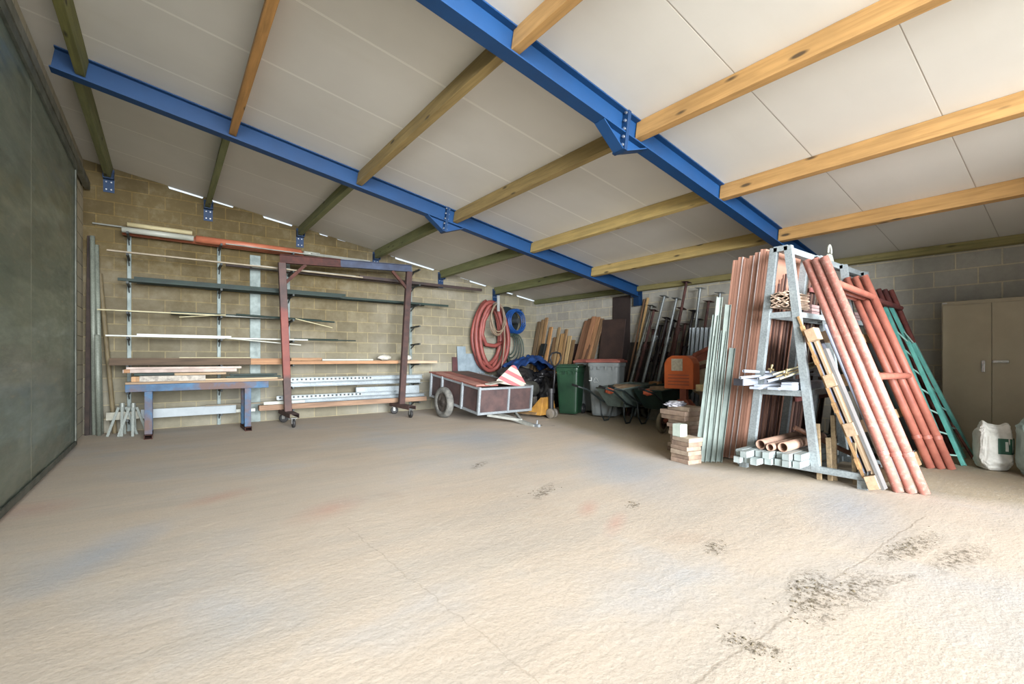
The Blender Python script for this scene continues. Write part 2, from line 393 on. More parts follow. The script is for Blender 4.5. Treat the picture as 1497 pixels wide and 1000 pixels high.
# front wall: only its right part stands, the rest is the open doorway
b = MB(); b.add([(5.2, -.6, -.02), (wallX(-.6)+.2, -.6, -.02), (wallX(-.6)+.2, -.6, roofZ(8)), (5.2, -.6, roofZ(5.2)), (5.2, -.8, -.02), (wallX(-.6)+.2, -.8, -.02), (wallX(-.6)+.2, -.8, roofZ(8)), (5.2, -.8, roofZ(5.2))],
                [(0, 1, 2, 3), (7, 6, 5, 4), (0, 4, 5, 1), (1, 5, 6, 2), (2, 6, 7, 3), (3, 7, 4, 0)])
tag(b.build('wall_front', rw), kind='structure')
# ---- ceiling: white insulated roof sheets with joints every 0.91 m
s = NT('ceiling_sheets'); tc = s.new('ShaderNodeTexCoord'); sp = s.new('ShaderNodeSeparateXYZ'); s.link(tc.outputs['Object'], sp.inputs[0])
v = tc.outputs['Object']
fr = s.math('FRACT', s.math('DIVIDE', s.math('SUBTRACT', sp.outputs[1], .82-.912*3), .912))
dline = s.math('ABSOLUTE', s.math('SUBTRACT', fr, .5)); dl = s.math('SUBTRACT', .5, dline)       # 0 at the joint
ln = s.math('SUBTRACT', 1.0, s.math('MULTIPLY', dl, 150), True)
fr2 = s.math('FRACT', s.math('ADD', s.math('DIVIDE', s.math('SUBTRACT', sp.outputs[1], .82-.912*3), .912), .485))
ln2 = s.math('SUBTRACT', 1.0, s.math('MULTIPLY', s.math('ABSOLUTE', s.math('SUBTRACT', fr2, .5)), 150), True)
big = s.noise(v, .7, 4); md = s.noise(s.coords((.3, 2.5, 1), rnd=False), 2, 5)
col = s.ramp(big, [(.3, lin((204, 200, 190))), (.7, lin((216, 212, 202)))])
col = s.mix(s.ramp(md, [(.55, (0, 0, 0)), (.8, (.12, .12, .12))]), col, lin((190, 182, 160)))
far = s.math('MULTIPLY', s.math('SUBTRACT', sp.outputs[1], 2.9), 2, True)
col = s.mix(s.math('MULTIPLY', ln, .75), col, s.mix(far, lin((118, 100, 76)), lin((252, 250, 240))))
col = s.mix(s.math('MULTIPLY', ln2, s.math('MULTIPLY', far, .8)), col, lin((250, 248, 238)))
s.bump(s.math('SUBTRACT', s.math('MULTIPLY', s.noise(v, 30, 2), .06), ln), .4, .004)
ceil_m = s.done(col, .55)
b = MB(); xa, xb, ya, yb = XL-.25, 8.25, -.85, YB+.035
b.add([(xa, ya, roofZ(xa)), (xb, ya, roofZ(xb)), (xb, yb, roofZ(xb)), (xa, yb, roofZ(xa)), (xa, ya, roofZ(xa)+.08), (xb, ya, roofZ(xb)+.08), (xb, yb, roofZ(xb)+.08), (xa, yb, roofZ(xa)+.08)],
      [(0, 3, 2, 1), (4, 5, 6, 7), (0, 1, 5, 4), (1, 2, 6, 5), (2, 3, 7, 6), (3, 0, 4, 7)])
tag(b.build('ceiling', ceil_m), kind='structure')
# ---- sliding sheet-metal door hung along the left wall
s = NT('door_sheet'); v = s.coords(rnd=False)
n1 = s.noise(s.coords((1, .35, .8), rnd=False), 1.5, 5, .6); n2 = s.noise(s.coords((1, 1, 5), (R(24), 0, 0), rnd=False), 3, 6, .7)
col = s.ramp(n1, [(.3, lin((104, 120, 108))), (.55, lin((128, 142, 128))), (.75, lin((152, 160, 144)))])
sc = s.ramp(n2, [(.58, (0, 0, 0)), (.70, (.8, .8, .8))]); col = s.mix(sc, col, lin((176, 168, 146)))
sp = s.new('ShaderNodeSeparateXYZ'); s.link(v, sp.inputs[0])
ds = s.math('ABSOLUTE', s.math('SUBTRACT', s.math('FRACT', s.math('DIVIDE', s.math('ADD', sp.outputs[1], -4.78), 1.95)), .5))
lnn = s.math('SUBTRACT', 1.0, s.math('MULTIPLY', ds, 130), True)
col = s.mix(s.math('MULTIPLY', lnn, .9), col, lin((186, 186, 166)))
s.bump(s.math('ADD', s.noise(s.coords((1, .35, 1.5), rnd=False), 1.3, 2), s.math('MULTIPLY', lnn, .1)), .8, .14)
door_m = s.done(col, s.ramp(n2, [(.4, (.30, .30, .30)), (.7, (.5, .5, .5))]), .72)
dend = atX(108, 524, XL+.05).y
zt = 3.45
door = bpy.data.objects.new('door_1', None); COL.objects.link(door); door.location = (XL+.03, (dend-.6)/2, 0); tag(door, kind='structure'); bpy.context.view_layer.update()
b = MB(); b.box((XL+.045, (dend-.6)/2, .02+zt/2), (.03, dend+.6, zt)); b.build('door_sheet', door_m, door, world=True)
b = MB(); b.box((XL+.072, (dend-.6)/2, zt-.02), (.022, dend+.6, .09)); b.box((XL+.072, dend-.03, zt/2), (.012, .06, zt-.1)); b.box((XL+.072, (dend-.6)/2, .06), (.012, dend+.6, .05))
b.build('door_frame', paint((104, 108, 96), (70, 74, 66), .6, .3), door, world=True)
# sliding rail above the door
b = MB(); b.box((XL+.055, (YB-.1-.6)/2, zt+.10), (.06, YB+.5, .10)); b.box((XL+.02, (YB-.1-.6)/2, zt+.18), (.03, YB+.5, .06))
rl = b.build('trim_1', paint((128, 130, 118), (86, 84, 70), .6, .35, 5)); tag(rl, kind='structure')
# conduit along the eaves of right wall is the last purlin (below)

# ---------------------------------------------------------------- blue portal beams and timber purlins
blue = paint((0, 64, 118), (0, 54, 102), .55, .0, 3, .3, .8, .05, .05)
blue2 = paint((0, 54, 100), (0, 44, 84), .55, .0, 5, .3, .8, .05, .05)
bolt_m = galv((205, 208, 210), .35, .8)
def I_poly(h_=.20, w_=.11, tf=.012, tw=.010):
    a = w_/2; c = tw/2
    return [(-a, -h_/2), (a, -h_/2), (a, -h_/2+tf), (c, -h_/2+tf), (c, h_/2-tf), (a, h_/2-tf), (a, h_/2), (-a, h_/2), (-a, h_/2-tf), (-c, h_/2-tf), (-c, -h_/2+tf), (-a, -h_/2+tf)]
SD = Vector((1, 0, -SL)).normalized(); SN = Vector((SL, 0, 1)).normalized()
BY = [5.86, 2.64]; BH = .21
def beam(Y, lab, lab2):
    xe = wallX(Y)-.02; xs_ = XL+.12; xm = 3.24
    rt = thing('roof_beam', lab, 'roof beam', (xm, Y, roofZ(xm)-BH/2))
    z = lambda X: roofZ(X)-BH/2-.001
    b = MB(); b.prism(I_poly(BH, .12), (xs_, Y, z(xs_)), (xe, Y, z(xe))); b.build('beam_profile', blue, rt, world=True)
    # splice: pair of end plates with gusset haunches below
    c = Vector((xm, Y, z(xm)))
    b = MB()
    for sx in (-1, 1): b.box(c + SD*(sx*.010) - SN*.075, (.018, .14, .37), frame(SD, SN))
    b.build('end_plate', blue2, rt, world=True, bevel=.002)
    for sx in (-1, 1):
        b = MB(); P = lambda u, n: c + SD*(sx*u) + SN*n
        a0, a1, a2 = P(.02, -BH/2), P(.30, -BH/2), P(.02, -.255)
        for q in (-.006,):
            b.add([a0+Vector((0, q, 0)), a1+Vector((0, q, 0)), a2+Vector((0, q, 0)), a0-Vector((0, q, 0)), a1-Vector((0, q, 0)), a2-Vector((0, q, 0))], [(0, 1, 2), (5, 4, 3), (0, 3, 4, 1), (1, 4, 5, 2), (2, 5, 3, 0)])
        m0 = P(.29, -BH/2-.003); m1 = P(.02, -.25); b.bar(m0, m1, .11, .010)
        b.build('haunch', blue, rt, world=True)
    for k in range(5):
        for sy in (-1, 1):
            b = MB(); q = c + SN*(.085-.075*k) + Vector((0, sy*.045, 0)); b.tube(q-SD*.032, q-SD*.018, .013, 6); b.tube(q+SD*.018, q+SD*.030, .013, 6)
            b.build('bolt', bolt_m, rt, world=True)
    # bracket that carries the beam on the right wall
    b = MB(); e = Vector((xe, Y, roofZ(xe)-BH)); b.box(e+Vector((-.035, 0, -.09)), (.07, .13, .18)); b.box(e+Vector((-.06, 0, .005)), (.14, .17, .014)); b.box(e+Vector((-.004, 0, .02)), (.012, .2, .40))
    b.build('wall_bracket', blue2, rt, world=True)
    return rt
beam(BY[0], 'blue steel roof beam nearer the back wall, crossing above the trailer', '')
beam(BY[1], 'blue steel roof beam nearest the viewer, ending above the steel storage rack', '')
PX = [-.66, .56, 1.95, 3.36, 4.82, 6.27]
wood_b1 = wood((122, 124, 76), 'x', (92, 98, 58), .8, .1, True); wood_b2 = wood((160, 134, 78), 'x', (126, 104, 58), .75, .12, True); wood_b3 = wood((184, 138, 76), 'x', (150, 110, 56), .7, .1, True)
side = ['beside the sliding door', 'second from the sliding door', 'third from the sliding door', 'at the bolted beam joint', 'second from the right wall', 'nearest the right wall']
side[4] = 'second from the right wall plate'; side[5] = 'next to the right wall plate'
bays = [(YB-.02, BY[0]+.015, 'far', 'olive green', wood_b1), (BY[0]-.015, BY[1]+.015, 'middle', 'brownish', wood_b2), (BY[1]-.015, -.7, 'near', 'honey coloured', wood_b3)]
for bi, (ya, yb_, bn, cn, wm) in enumerate(bays):
    for i, X in enumerate(PX):
        if bi == 2 and i < 2: continue
        X2 = X + (0 if bi == 0 else .04*bi); z = roofZ(X2)-.085
        m = wm
        if i < 2 and bi == 1: m = wood((186, 132, 66), 'x', (146, 104, 52), .75, .1, True) if i == 1 else wood((120, 118, 58), 'x', (92, 92, 46), .8, .1, True)
        if i == 4 and bi == 1 or i == 5 and bi == 1: m = wood((190, 160, 92), 'x', (150, 130, 76), .75, .1, True)
        stick('timber_purlin', '%s timber purlin %s, in the %s ceiling bay' % ('weathered' if m is not wm else cn, side[i], bn), 'purlin', m, (X2, ya, z), (X2, yb_, z), .072, .165, SN, 'timber roof purlins', bevel=.004)
    # wall plate along the right wall
    p0 = Vector((wallX(ya)-.05, ya, 0)); p1 = Vector((wallX(yb_)-.05, yb_, 0)); p0.z = roofZ(p0.x)-.055; p1.z = roofZ(p1.x)-.055
    stick('wall_plate', 'timber plate running along the top of the right wall, %s bay' % bn, 'wall plate', wood((150, 138, 84), 'x', (112, 106, 62), .8, .1, True) if bi else wood_b1, p0, p1, .07, .10, SN, 'timber wall plates')
# blue hangers under the purlin ends on the back wall
hn = ['sliding door corner', 'orange drain pipes', 'the orange pipe end', 'rusty gantry beam', 'right end of the gantry', 'red hose coil']
for i, X in enumerate(PX):
    zc = roofZ(X)-.165
    rt = thing('purlin_hanger', 'blue bolted steel hanger under a purlin on back wall, %s %s' % ('above' if i else 'in the', hn[i]), 'bracket', (X, YB, zc-.2), group='blue purlin hangers on back wall')
    b = MB(); b.box((X, YB-.006, zc-.04), (.125, .012, .34)); b.box((X, YB-.06, zc-.024), (.12, .10, .010)); b.box((X-.060, YB-.06, zc+.03), (.006, .10, .10)); b.box((X+.060, YB-.06, zc+.03), (.006, .10, .10))
    b.build('plate', blue2, rt, world=True)
    for dz in (-.06, -.17):
        for dx in (-.028, .028):
            b = MB(); b.tube((X+dx, YB-.012, zc+dz), (X+dx, YB-.024, zc+dz), .010, 6); b.build('bolt', bolt_m, rt, world=True)
# ==OBJECTS==
# ================================================================ BACK WALL RACK AND ITS STOCK
steel_grey = paint((128, 140, 136), (96, 108, 104), .55, .3, 8)
armm = paint((70, 76, 74), (46, 50, 50), .6, .3, 8)
LV = [2.90, 2.59, 2.19, 1.76, 1.40, .99, .60, .22]
def upright(px, lab, wdt=.05, arms=True, top=3.0, skip=(), dep=.04):
    X = xY(px, YB-.02)
    rt = thing('rack_upright', lab, 'rack upright', (X, YB, 0), group=None)
    b = MB(); b.box((X, YB-dep/2-.001, top/2), (wdt, dep, top)); b.build('post', steel_grey, rt, world=True, bevel=.003)
    for i, z in enumerate(LV):
        if not arms or i in skip: continue
        b = MB(); b.bar((X, YB-dep, z-.028), (X, YB-.47, z-.016), .028, .032); b.bar((X, YB-dep, z-.11), (X, YB-.20, z-.035), .012, .02)
        b.build('arm', armm, rt, world=True)
    return rt
upright(189, 'grey steel rack upright on back wall, leftmost, behind the white pipe end')
upright(320, 'grey steel rack upright on back wall, second from left, behind the blue bench')
upright(373, 'broad flat grey steel post on back wall left of the gantry', .16, False, 2.86, dep=.03)
upright(421, 'grey steel rack upright on back wall, directly behind the left gantry post', .06)
upright(600, 'grey steel rack upright on back wall behind the right gantry post, arms sticking out', .06, top=3.02)
def cyl(x0, x1, lv, Y, r, m, label, name='steel_bar', cat='bar', dz=0, dz1=None, hollow=None, group=None, Y1=None):
    z = LV[lv]+r+dz; z1 = LV[lv]+r+(dz if dz1 is None else dz1); Y1 = Y if Y1 is None else Y1
    return stick(name, label, cat, m, (xY(x0, Y), Y, z), (xY(x1, Y1), Y1, z1), r, group=group, shape='round', hollow=hollow)
def flat(x0, x1, lv, Y, w_, h_, m, label, name='steel_bar', cat='bar', dz=0, dz1=None, group=None, Y1=None, bevel=.002):
    z = LV[lv]+h_/2+dz; z1 = LV[lv]+h_/2+(dz if dz1 is None else dz1); Y1 = Y if Y1 is None else Y1
    return stick(name, label, cat, m, (xY(x0, Y), Y, z), (xY(x1, Y1), Y1, z1), w_, h_, group=group, bevel=bevel)
orange = paint((188, 106, 74), (162, 88, 60), .45, 0, 3); whitep = paint((190, 192, 180), (164, 166, 152), .4, 0, 3); cream = paint((206, 194, 150), (180, 166, 122), .5, 0, 3)
dgreen = paint((24, 50, 40), (14, 34, 28), .65, .0, 5); lgrey = paint((150, 152, 142), (120, 122, 112), .6, .0, 5); brownm = paint((66, 48, 42), (44, 34, 32), .6, .1, 5)
beige = paint((166, 152, 126), (138, 124, 100), .6, 0, 5); tan = paint((186, 178, 138), (160, 150, 110), .6, 0, 5)
# top level
cyl(179, 443, 0, 8.80, .055, orange, 'long orange drain pipe lying against the wall on the top rack level', 'drain_pipe', 'pipe', hollow=.049)
cyl(286, 440, 0, 8.66, .055, orange, 'orange drain pipe on the top rack level, in front, beside the white pipe', 'drain_pipe', 'pipe', hollow=.049)
cyl(178, 283, 0, 8.60, .042, whitep, 'white pipe on the top level of the wall rack at the left', 'plastic_pipe', 'pipe', hollow=.037)
cyl(444, 467, 0, 8.66, .036, whitep, 'short white pipe end poking out of the orange pipe', 'plastic_pipe', 'pipe', dz=.02, hollow=.031)
cyl(186, 281, 0, 8.72, .034, cream, 'cream pipe lying above the white pipe on the top rack level', 'plastic_pipe', 'pipe', dz=.115, hollow=.029)
cyl(135, 180, 0, 8.90, .012, lgrey, 'thin grey conduit on the wall left of the orange pipes', 'conduit_pipe', 'pipe', dz=.13)
flat(330, 560, 0, 8.52, .035, .016, lgrey, 'slim grey batten under the orange pipes on the top rack level', 'steel_batten', 'batten', dz=.0, dz1=.0)
flat(455, 540, 0, 8.60, .09, .022, lgrey, 'flat grey strip lying above the gantry beam, left piece', 'steel_strip', 'strip', dz=.03, dz1=.03)
flat(500, 572, 0, 8.72, .12, .016, beige, 'flat dusty strip lying above the gantry beam, right piece', 'steel_strip', 'strip', dz=.02, dz1=.02)
# second level
flat(156, 530, 1, 8.50, .05, .022, beige, 'long thin beige bar on the second rack level', 'steel_bar', 'bar')
flat(440, 520, 1, 8.56, .035, .018, lgrey, 'short pale strip lying on the second rack level behind the gantry beam', 'steel_strip', 'strip', dz=.024)
flat(368, 424, 1, 8.60, .05, .045, whitep, 'short white square tube on the second rack level at the left gantry post', 'square_tube', 'tube')
flat(525, 704, 1, 8.55, .05, .055, brownm, 'dark brown steel angle bar on the second rack level reaching far right', 'angle_bar', 'bar', dz=-.0)
flat(330, 640, 1, 8.72, .05, .04, brownm, 'dark brown bar lying against the wall on the second rack level', 'steel_bar', 'bar')
# third level: dark green bars
gr = 'dark green bars on the third rack level'
for k, (a, c, Y, dz, lab) in enumerate([(172, 500, 8.50, 0, 'dark green bar at the front of the third rack level, left end by the corner'), (188, 655, 8.60, 0, 'longest dark green bar on the third rack level, reaching past the gantry'),
                                 (200, 470, 8.70, 0, 'dark green bar in the middle of the third rack level'), (196, 505, 8.58, .045, 'dark green bar lying on top of the third level bundle'), (300, 620, 8.78, 0, 'dark green bar at the back of the third rack level')]):
    flat(a, c, 2, Y, .035, .04, dgreen, lab, 'green_bar', 'bar', dz=dz, group=gr)
# fourth level
flat(142, 330, 3, 8.52, .03, .018, tan, 'thin tan batten on the fourth rack level at the left', 'wooden_batten', 'batten')
flat(160, 440, 3, 8.60, .03, .02, lgrey, 'long thin grey bar on the fourth rack level', 'steel_bar', 'bar')
flat(250, 420, 3, 8.72, .05, .05, dgreen, 'short dark green bar at the back of the fourth rack level', 'green_bar', 'bar')
cyl(345, 489, 3, 8.52, .016, dgreen, 'green rod on the fourth rack level sticking out right of the gantry post', 'green_rod', 'rod', dz=.02, dz1=-.03)
cyl(360, 470, 3, 8.62, .014, dgreen, 'second green rod on the fourth rack level, lying behind the first', 'green_rod', 'rod', dz=.02, dz1=.0)
cyl(262, 330, 3, 8.46, .008, tan, 'thin pale stick sagging down from the fourth rack level at the left', 'pale_stick', 'stick', dz=-.06, dz1=.01)
cyl(432, 486, 3, 8.46, .009, tan, 'thin pale stick pointing down to the right from the fourth rack level', 'pale_stick', 'stick', dz=.0, dz1=-.13)
# fifth level
flat(154, 450, 4, 8.50, .03, .022, whitep, 'long thin white bar on the fifth rack level', 'white_bar', 'bar')
flat(200, 338, 4, 8.58, .05, .05, whitep, 'white profile on the fifth rack level, left half', 'white_profile', 'profile')
flat(330, 447, 4, 8.66, .04, .03, lgrey, 'grey profile at the back of the fifth rack level', 'grey_profile', 'profile')
cyl(440, 520, 4, 8.54, .010, dgreen, 'thin green rod on the fifth rack level pointing right', 'green_rod', 'rod', dz=.01)
cyl(430, 494, 4, 8.62, .016, dgreen, 'thicker green rod on the fifth rack level behind the thin one', 'green_rod', 'rod', dz=.01)
cyl(330, 440, 4, 8.46, .010, whitep, 'white rod sloping down off the fifth rack level to the left gantry post', 'white_rod', 'rod', dz=.0, dz1=-.09)
# sixth level: timber
flat(160, 366, 5, 8.52, .12, .105, wood((104, 84, 64), 'x', (72, 58, 46), .85, .1), 'dark weathered timber beam on the sixth rack level at the left', 'timber_beam', 'timber')
flat(262, 366, 5, 8.52, .06, .014, tan, 'slim pale lath on top of the dark timber beam', 'wooden_lath', 'lath', dz=.106)
orw = wood((172, 126, 86), 'x', (142, 100, 66), .75, .1)
flat(366, 418, 5, 8.52, .10, .10, orw, 'orange toned timber plank end on the sixth rack level left of the gantry post', 'timber_plank', 'timber')
flat(421, 580, 5, 8.50, .16, .055, orw, 'long orange toned timber plank on the sixth rack level between the gantry posts', 'timber_plank', 'timber')
flat(560, 637, 5, 8.62, .14, .05, wood((190, 160, 128), 'x', None, .8, .1), 'pale weathered plank on the sixth rack level sticking out right of the gantry', 'timber_plank', 'timber')
flat(425, 470, 5, 8.60, .09, .05, wood((182, 136, 94), 'x', None, .75, .1), 'short bright timber piece stacked on the long plank', 'timber_plank', 'timber', dz=.06)
flat(440, 610, 5, 8.72, .10, .07, wood((150, 122, 94), 'x', None, .8, .1), 'weathered plank at the back of the sixth rack level', 'timber_plank', 'timber')
cyl(471, 545, 5, 8.52, .018, whitep, 'grey white tube lying on the planks of the sixth rack level', 'plastic_tube', 'tube', dz=.056)
for j, (px, rx, lab) in enumerate([(563, .13, 'dusty white rolled sheet lying on the planks left of the right gantry post'), (596, .09, 'small dusty white bundle on the planks behind the right gantry post')]):
    o = MB().blob((0, 0, 0), (rx, .06, .055), .22, 2.0, 4+j, 3, .7).build('rolled_sheet', paint((196, 192, 178), (150, 146, 132), .8, 0, 12), origin=(0, 0, 0)); o.location = (xY(px, 8.53), 8.55, LV[5]+.056+.062); tag(o, lab, 'bundle')
# perforated channels, seventh and eighth levels
s = NT('perforated_channel'); v = s.coords(rnd=False); sp = s.new('ShaderNodeSeparateXYZ'); s.link(v, sp.inputs[0])
a = s.math('ABSOLUTE', s.math('SUBTRACT', s.math('FRACT', s.math('MULTIPLY', sp.outputs[0], 14)), .5)); c = s.math('ABSOLUTE', s.math('MULTIPLY', sp.outputs[2], 12))
hole = s.math('MULTIPLY', s.math('SUBTRACT', .28, a), 12, True); hole = s.math('MULTIPLY', hole, s.math('MULTIPLY', s.math('SUBTRACT', .22, c), 14, True))
col = s.mix(hole, s.ramp(s.noise(v, 5, 5), [(.3, lin((132, 142, 144))), (.7, lin((172, 180, 180)))]), lin((50, 54, 56))); perf = s.done(col, .45, .4)
chn = galv((160, 170, 174), .5, .4)
C_poly = lambda w_, h_, t: [(-w_/2, -h_/2), (w_/2, -h_/2), (w_/2, -h_/2+t), (-w_/2+t, -h_/2+t), (-w_/2+t, h_/2-t), (w_/2, h_/2-t), (w_/2, h_/2), (-w_/2, h_/2)]
def chan(x0, x1, lv, Y, w_, h_, m, label, dz=0):
    z = LV[lv]+h_/2+dz
    return stick('steel_channel', label, 'steel channel', m, (xY(x1, Y), Y, z), (xY(x0, Y), Y, z), w_, shape='poly', poly=C_poly(w_, h_, .006))
chan(421, 545, 6, 8.52, .07, .075, perf, 'perforated grey channel on the seventh rack level, upper front', .085)
chan(500, 618, 6, 8.60, .07, .075, chn, 'smooth grey channel behind the perforated one on the seventh rack level', .085)
chan(426, 616, 6, 8.54, .12, .08, chn, 'long grey channel at the bottom of the seventh rack level')
chan(430, 610, 6, 8.72, .10, .07, chn, 'grey channel at the back of the seventh rack level against the wall')
chan(405, 530, 7, 8.50, .07, .07, perf, 'perforated grey channel on the lowest rack level, front', .17)
chan(425, 580, 7, 8.62, .09, .10, chn, 'tall grey channel lying behind the perforated one on the lowest level', .13)
chan(421, 621, 7, 8.50, .08, .06, galv((150, 160, 164), .5, .4), 'long bright grey channel on the lowest rack level above the timber', .105)
flat(378, 622, 7, 8.50, .12, .085, wood((160, 126, 98), 'x', (118, 92, 74), .85, .1), 'long weathered timber beam on the lowest rack level', 'timber_beam', 'timber', dz=.012)
flat(520, 612, 7, 8.70, .06, .16, chn, 'grey steel panel strip standing at the back of the lowest rack level', 'steel_strip', 'strip', dz=.16)
flat(385, 445, 7, 8.52, .06, .05, whitep, 'short white length on the timber left of the left gantry post', 'white_profile', 'profile', dz=.10)
flat(206, 345, 7, 8.50, .03, .13, paint((170, 180, 184), (148, 158, 162), .6, 0, 3), 'white board on edge under the blue bench', 'white_board', 'board')
flat(345, 373, 7, 8.56, .03, .05, whitep, 'white rail end under the blue bench, right of the white board', 'white_rail', 'rail')
flat(300, 385, 7, 8.44, .05, .02, wood((140, 128, 104), 'x'), 'narrow weathered lath over the white board under the bench', 'wooden_lath', 'lath', dz=.135)
flat(155, 204, 7, 8.54, .04, .11, paint((160, 158, 140), (130, 128, 112), .6), 'dull grey board end behind the small trestle legs', 'grey_board', 'board')
# ---- blue and rusty work bench in front of the rack
Yb = 7.95
bluerust = NT('blue_rust_paint'); v = bluerust.coords(); f = bluerust.noise(v, 1.6, 6, .65); f2 = bluerust.noise(v, 7, 5, .7)
blue_rust = bluerust.done(bluerust.mix(bluerust.ramp(f, [(.47, (0, 0, 0)), (.60, (1, 1, 1))]), bluerust.ramp(f2, [(.3, lin((30, 72, 108))), (.7, lin((52, 104, 144)))]), lin((92, 66, 58))), .6)
xa_, xb_ = xY(183, Yb), xY(392, Yb); zt_ = .74
rt = thing('work_bench', 'low blue and rusty steel bench in front of the wall rack, loaded with boards', 'bench', ((xa_+xb_)/2, Yb+.15, 0))
b = MB(); b.box(((xa_+xb_)/2, Yb, zt_-.05), (xb_-xa_, .08, .10)); b.build('front_rail', blue_rust, rt, world=True, bevel=.004)
b = MB(); b.box(((xa_+xb_)/2, Yb+.38, zt_-.05), (xb_-xa_, .08, .10)); b.build('rear_rail', blue_rust, rt, world=True, bevel=.004)
for px in (217, 362):
    X = xY(px, Yb)
    b = MB(); b.box((X, Yb, (zt_-.1+.06)/2), (.085, .07, zt_-.1-.06)); b.build('leg', blue_rust, rt, world=True, bevel=.003)
    b = MB(); b.box((X, Yb+.38, (zt_-.1+.06)/2), (.085, .07, zt_-.1-.06)); b.build('leg', blue_rust, rt, world=True, bevel=.003)
    b = MB(); L0, L1 = Yb-.10, Yb+.46
    for dx, dz, sx, sz in ((0, .003, .09, .006), (0, .057, .09, .006), (-.042, .03, .006, .06), (.042, .03, .006, .06)): b.box((X+dx, (L0+L1)/2, dz), (sx, L1-L0, sz))
    b.build('foot', rust(), rt, world=True)
    b = MB(); b.box((X, Yb+.19, zt_-.05), (.07, .30, .07)); b.build('cross_member', rust(), rt, world=True)
# boards piled on the bench (front to back, bottom to top)
def onb(x0, x1, Y, w_, h_, z, m, lab, name='board', cat='board', z1=None, Y1=None):
    Y1 = Y if Y1 is None else Y1
    return stick(name, lab, cat, m, (xY(x0, Y), Y, z+h_/2), (xY(x1, Y1), Y1, (z if z1 is None else z1)+h_/2), w_, h_)
foam = paint((206, 188, 176), (176, 156, 144), .8, 0, 6, .35, .7, .3)
z0 = zt_+.001
onb(184, 412, 8.05, .22, .030, z0, wood((176, 146, 112), 'x'), 'wide pale plank lying at the bottom of the pile on the blue bench', 'timber_plank', 'timber')
onb(192, 205, 8.02, .10, .07, z0+.032, wood((198, 152, 104), 'z'), 'short cut timber end at the left of the pile on the bench', 'timber_offcut', 'timber')
onb(204, 300, 8.01, .12, .075, z0+.032, paint((188, 180, 166), (140, 134, 124), .85, 0, 22, .35, .6, .4), 'plaster spattered whitish timber on the bench, left front', 'timber_board', 'timber')
onb(300, 405, 8.01, .10, .022, z0+.032, wood((206, 178, 140), 'x'), 'narrow pale board on the bench, right front', 'timber_board', 'timber')
onb(196, 255, 8.16, .14, .035, z0+.11, dgreen, 'dark green bar bundle under the foam boards on the bench, left', 'green_bar', 'bar')
onb(255, 330, 8.12, .12, .03, z0+.11, wood((200, 168, 128), 'x'), 'short pale board in the middle of the bench pile', 'timber_board', 'timber')
onb(180, 345, 8.24, .20, .045, z0+.15, foam, 'pinkish white foam board on top of the bench pile', 'foam_board', 'board')
onb(185, 352, 8.26, .16, .03, z0+.197, foam, 'second pinkish white foam board, topmost on the bench', 'foam_board', 'board')
onb(181, 190, 8.14, .05, .05, z0+.15, orw, 'small orange timber end at the left tip of the foam boards', 'timber_offcut', 'timber')
for k, lab in enumerate(['front green bar at the right end of the bench', 'middle green bar at the right end of the bench', 'rear green bar at the right end of the bench']):
    onb(330+k*6, 410-k*5, 8.02+.07*k, .05, .028, z0+.056+.03*(k % 2), dgreen, lab, 'green_bar', 'bar')
# ---- galvanised pipes and dark boards leaning in the left corner
def lean(name, lab, cat, m, pxb, pyb, pxt, pyt, Yt, r, shape='round', group=None, w_=None, up=(0, 1, 0), hollow=None, rot=0):
    p0 = atZ(pxb, pyb, .0); k_ = min(1, 8.80/p0.y); p0.x *= k_; p0.y *= k_; p1 = atY(pxt, pyt, Yt)
    if shape == 'round': p0.z = r*.2; return stick(name, lab, cat, m, p0, p1, r, shape='round', group=group, hollow=hollow)
    return stick(name, lab, cat, m, p0, p1, w_ or r, r, up=up, group=group)
gp = galv((138, 146, 132), .55, .15)
lean('scaffold_tube', 'galvanised scaffold tube leaning in the left corner, nearest the corner', 'tube', gp, 138, 636, 135, 345, 8.72, .028, hollow=.024)
lean('scaffold_tube', 'galvanised scaffold tube leaning in the left corner, right beside the first tube', 'tube', gp, 148, 634, 141, 358, 8.74, .027, hollow=.023)
lean('scaffold_tube', 'short thick galvanised sleeve standing between the tubes in the left corner', 'tube', gp, 145, 637, 142, 490, 8.3, .030, hollow=.026)
lean('timber_pole', 'brownish pole leaning in the left corner, tilted furthest right', 'pole', paint((120, 106, 74), (96, 84, 58), .7), 168, 634, 146, 400, 8.80, .028)
lean('dark_plank', 'dark rusty plank standing against the wall in the left corner behind the tubes', 'plank', rust((62, 48, 40), (40, 32, 28)), 127, 636, 131, 345, 8.85, .03, 'box', w_=.05, up=(0, 1, 0))
lean('dark_plank', 'narrow black brown plank beside the tubes in the left corner', 'plank', rust((48, 42, 36), (34, 30, 26)), 134, 630, 136, 380, 8.88, .03, 'box', w_=.045)
# small grey trestles by the bench leg
for k, (px, py) in enumerate([(178, 628), (194, 634)]):
    c = atZ(px, 638); rt = thing('folding_trestle', 'small grey steel trestle under the bench end, %s' % ('partly hidden behind the brown pole' if k == 0 else 'standing left of the bench leg'), 'trestle', c)
    for dx, dy in ((-.16, 0), (.0, -.12), (.16, .02), (.02, .16)):
        b = MB(); b.bar((c.x+dx, c.y+dy+.1, .0), (c.x+dx*.25, c.y+dy*.25+.1, .40), .03, .022, (0, 1, 0)); b.build('leg', galv((130, 138, 130), .6, .1), rt, world=True)
    b = MB(); b.tube((c.x, c.y+.1, .36), (c.x, c.y+.1, .46), .03); b.build('head', galv((150, 156, 148), .5, .4), rt, world=True)

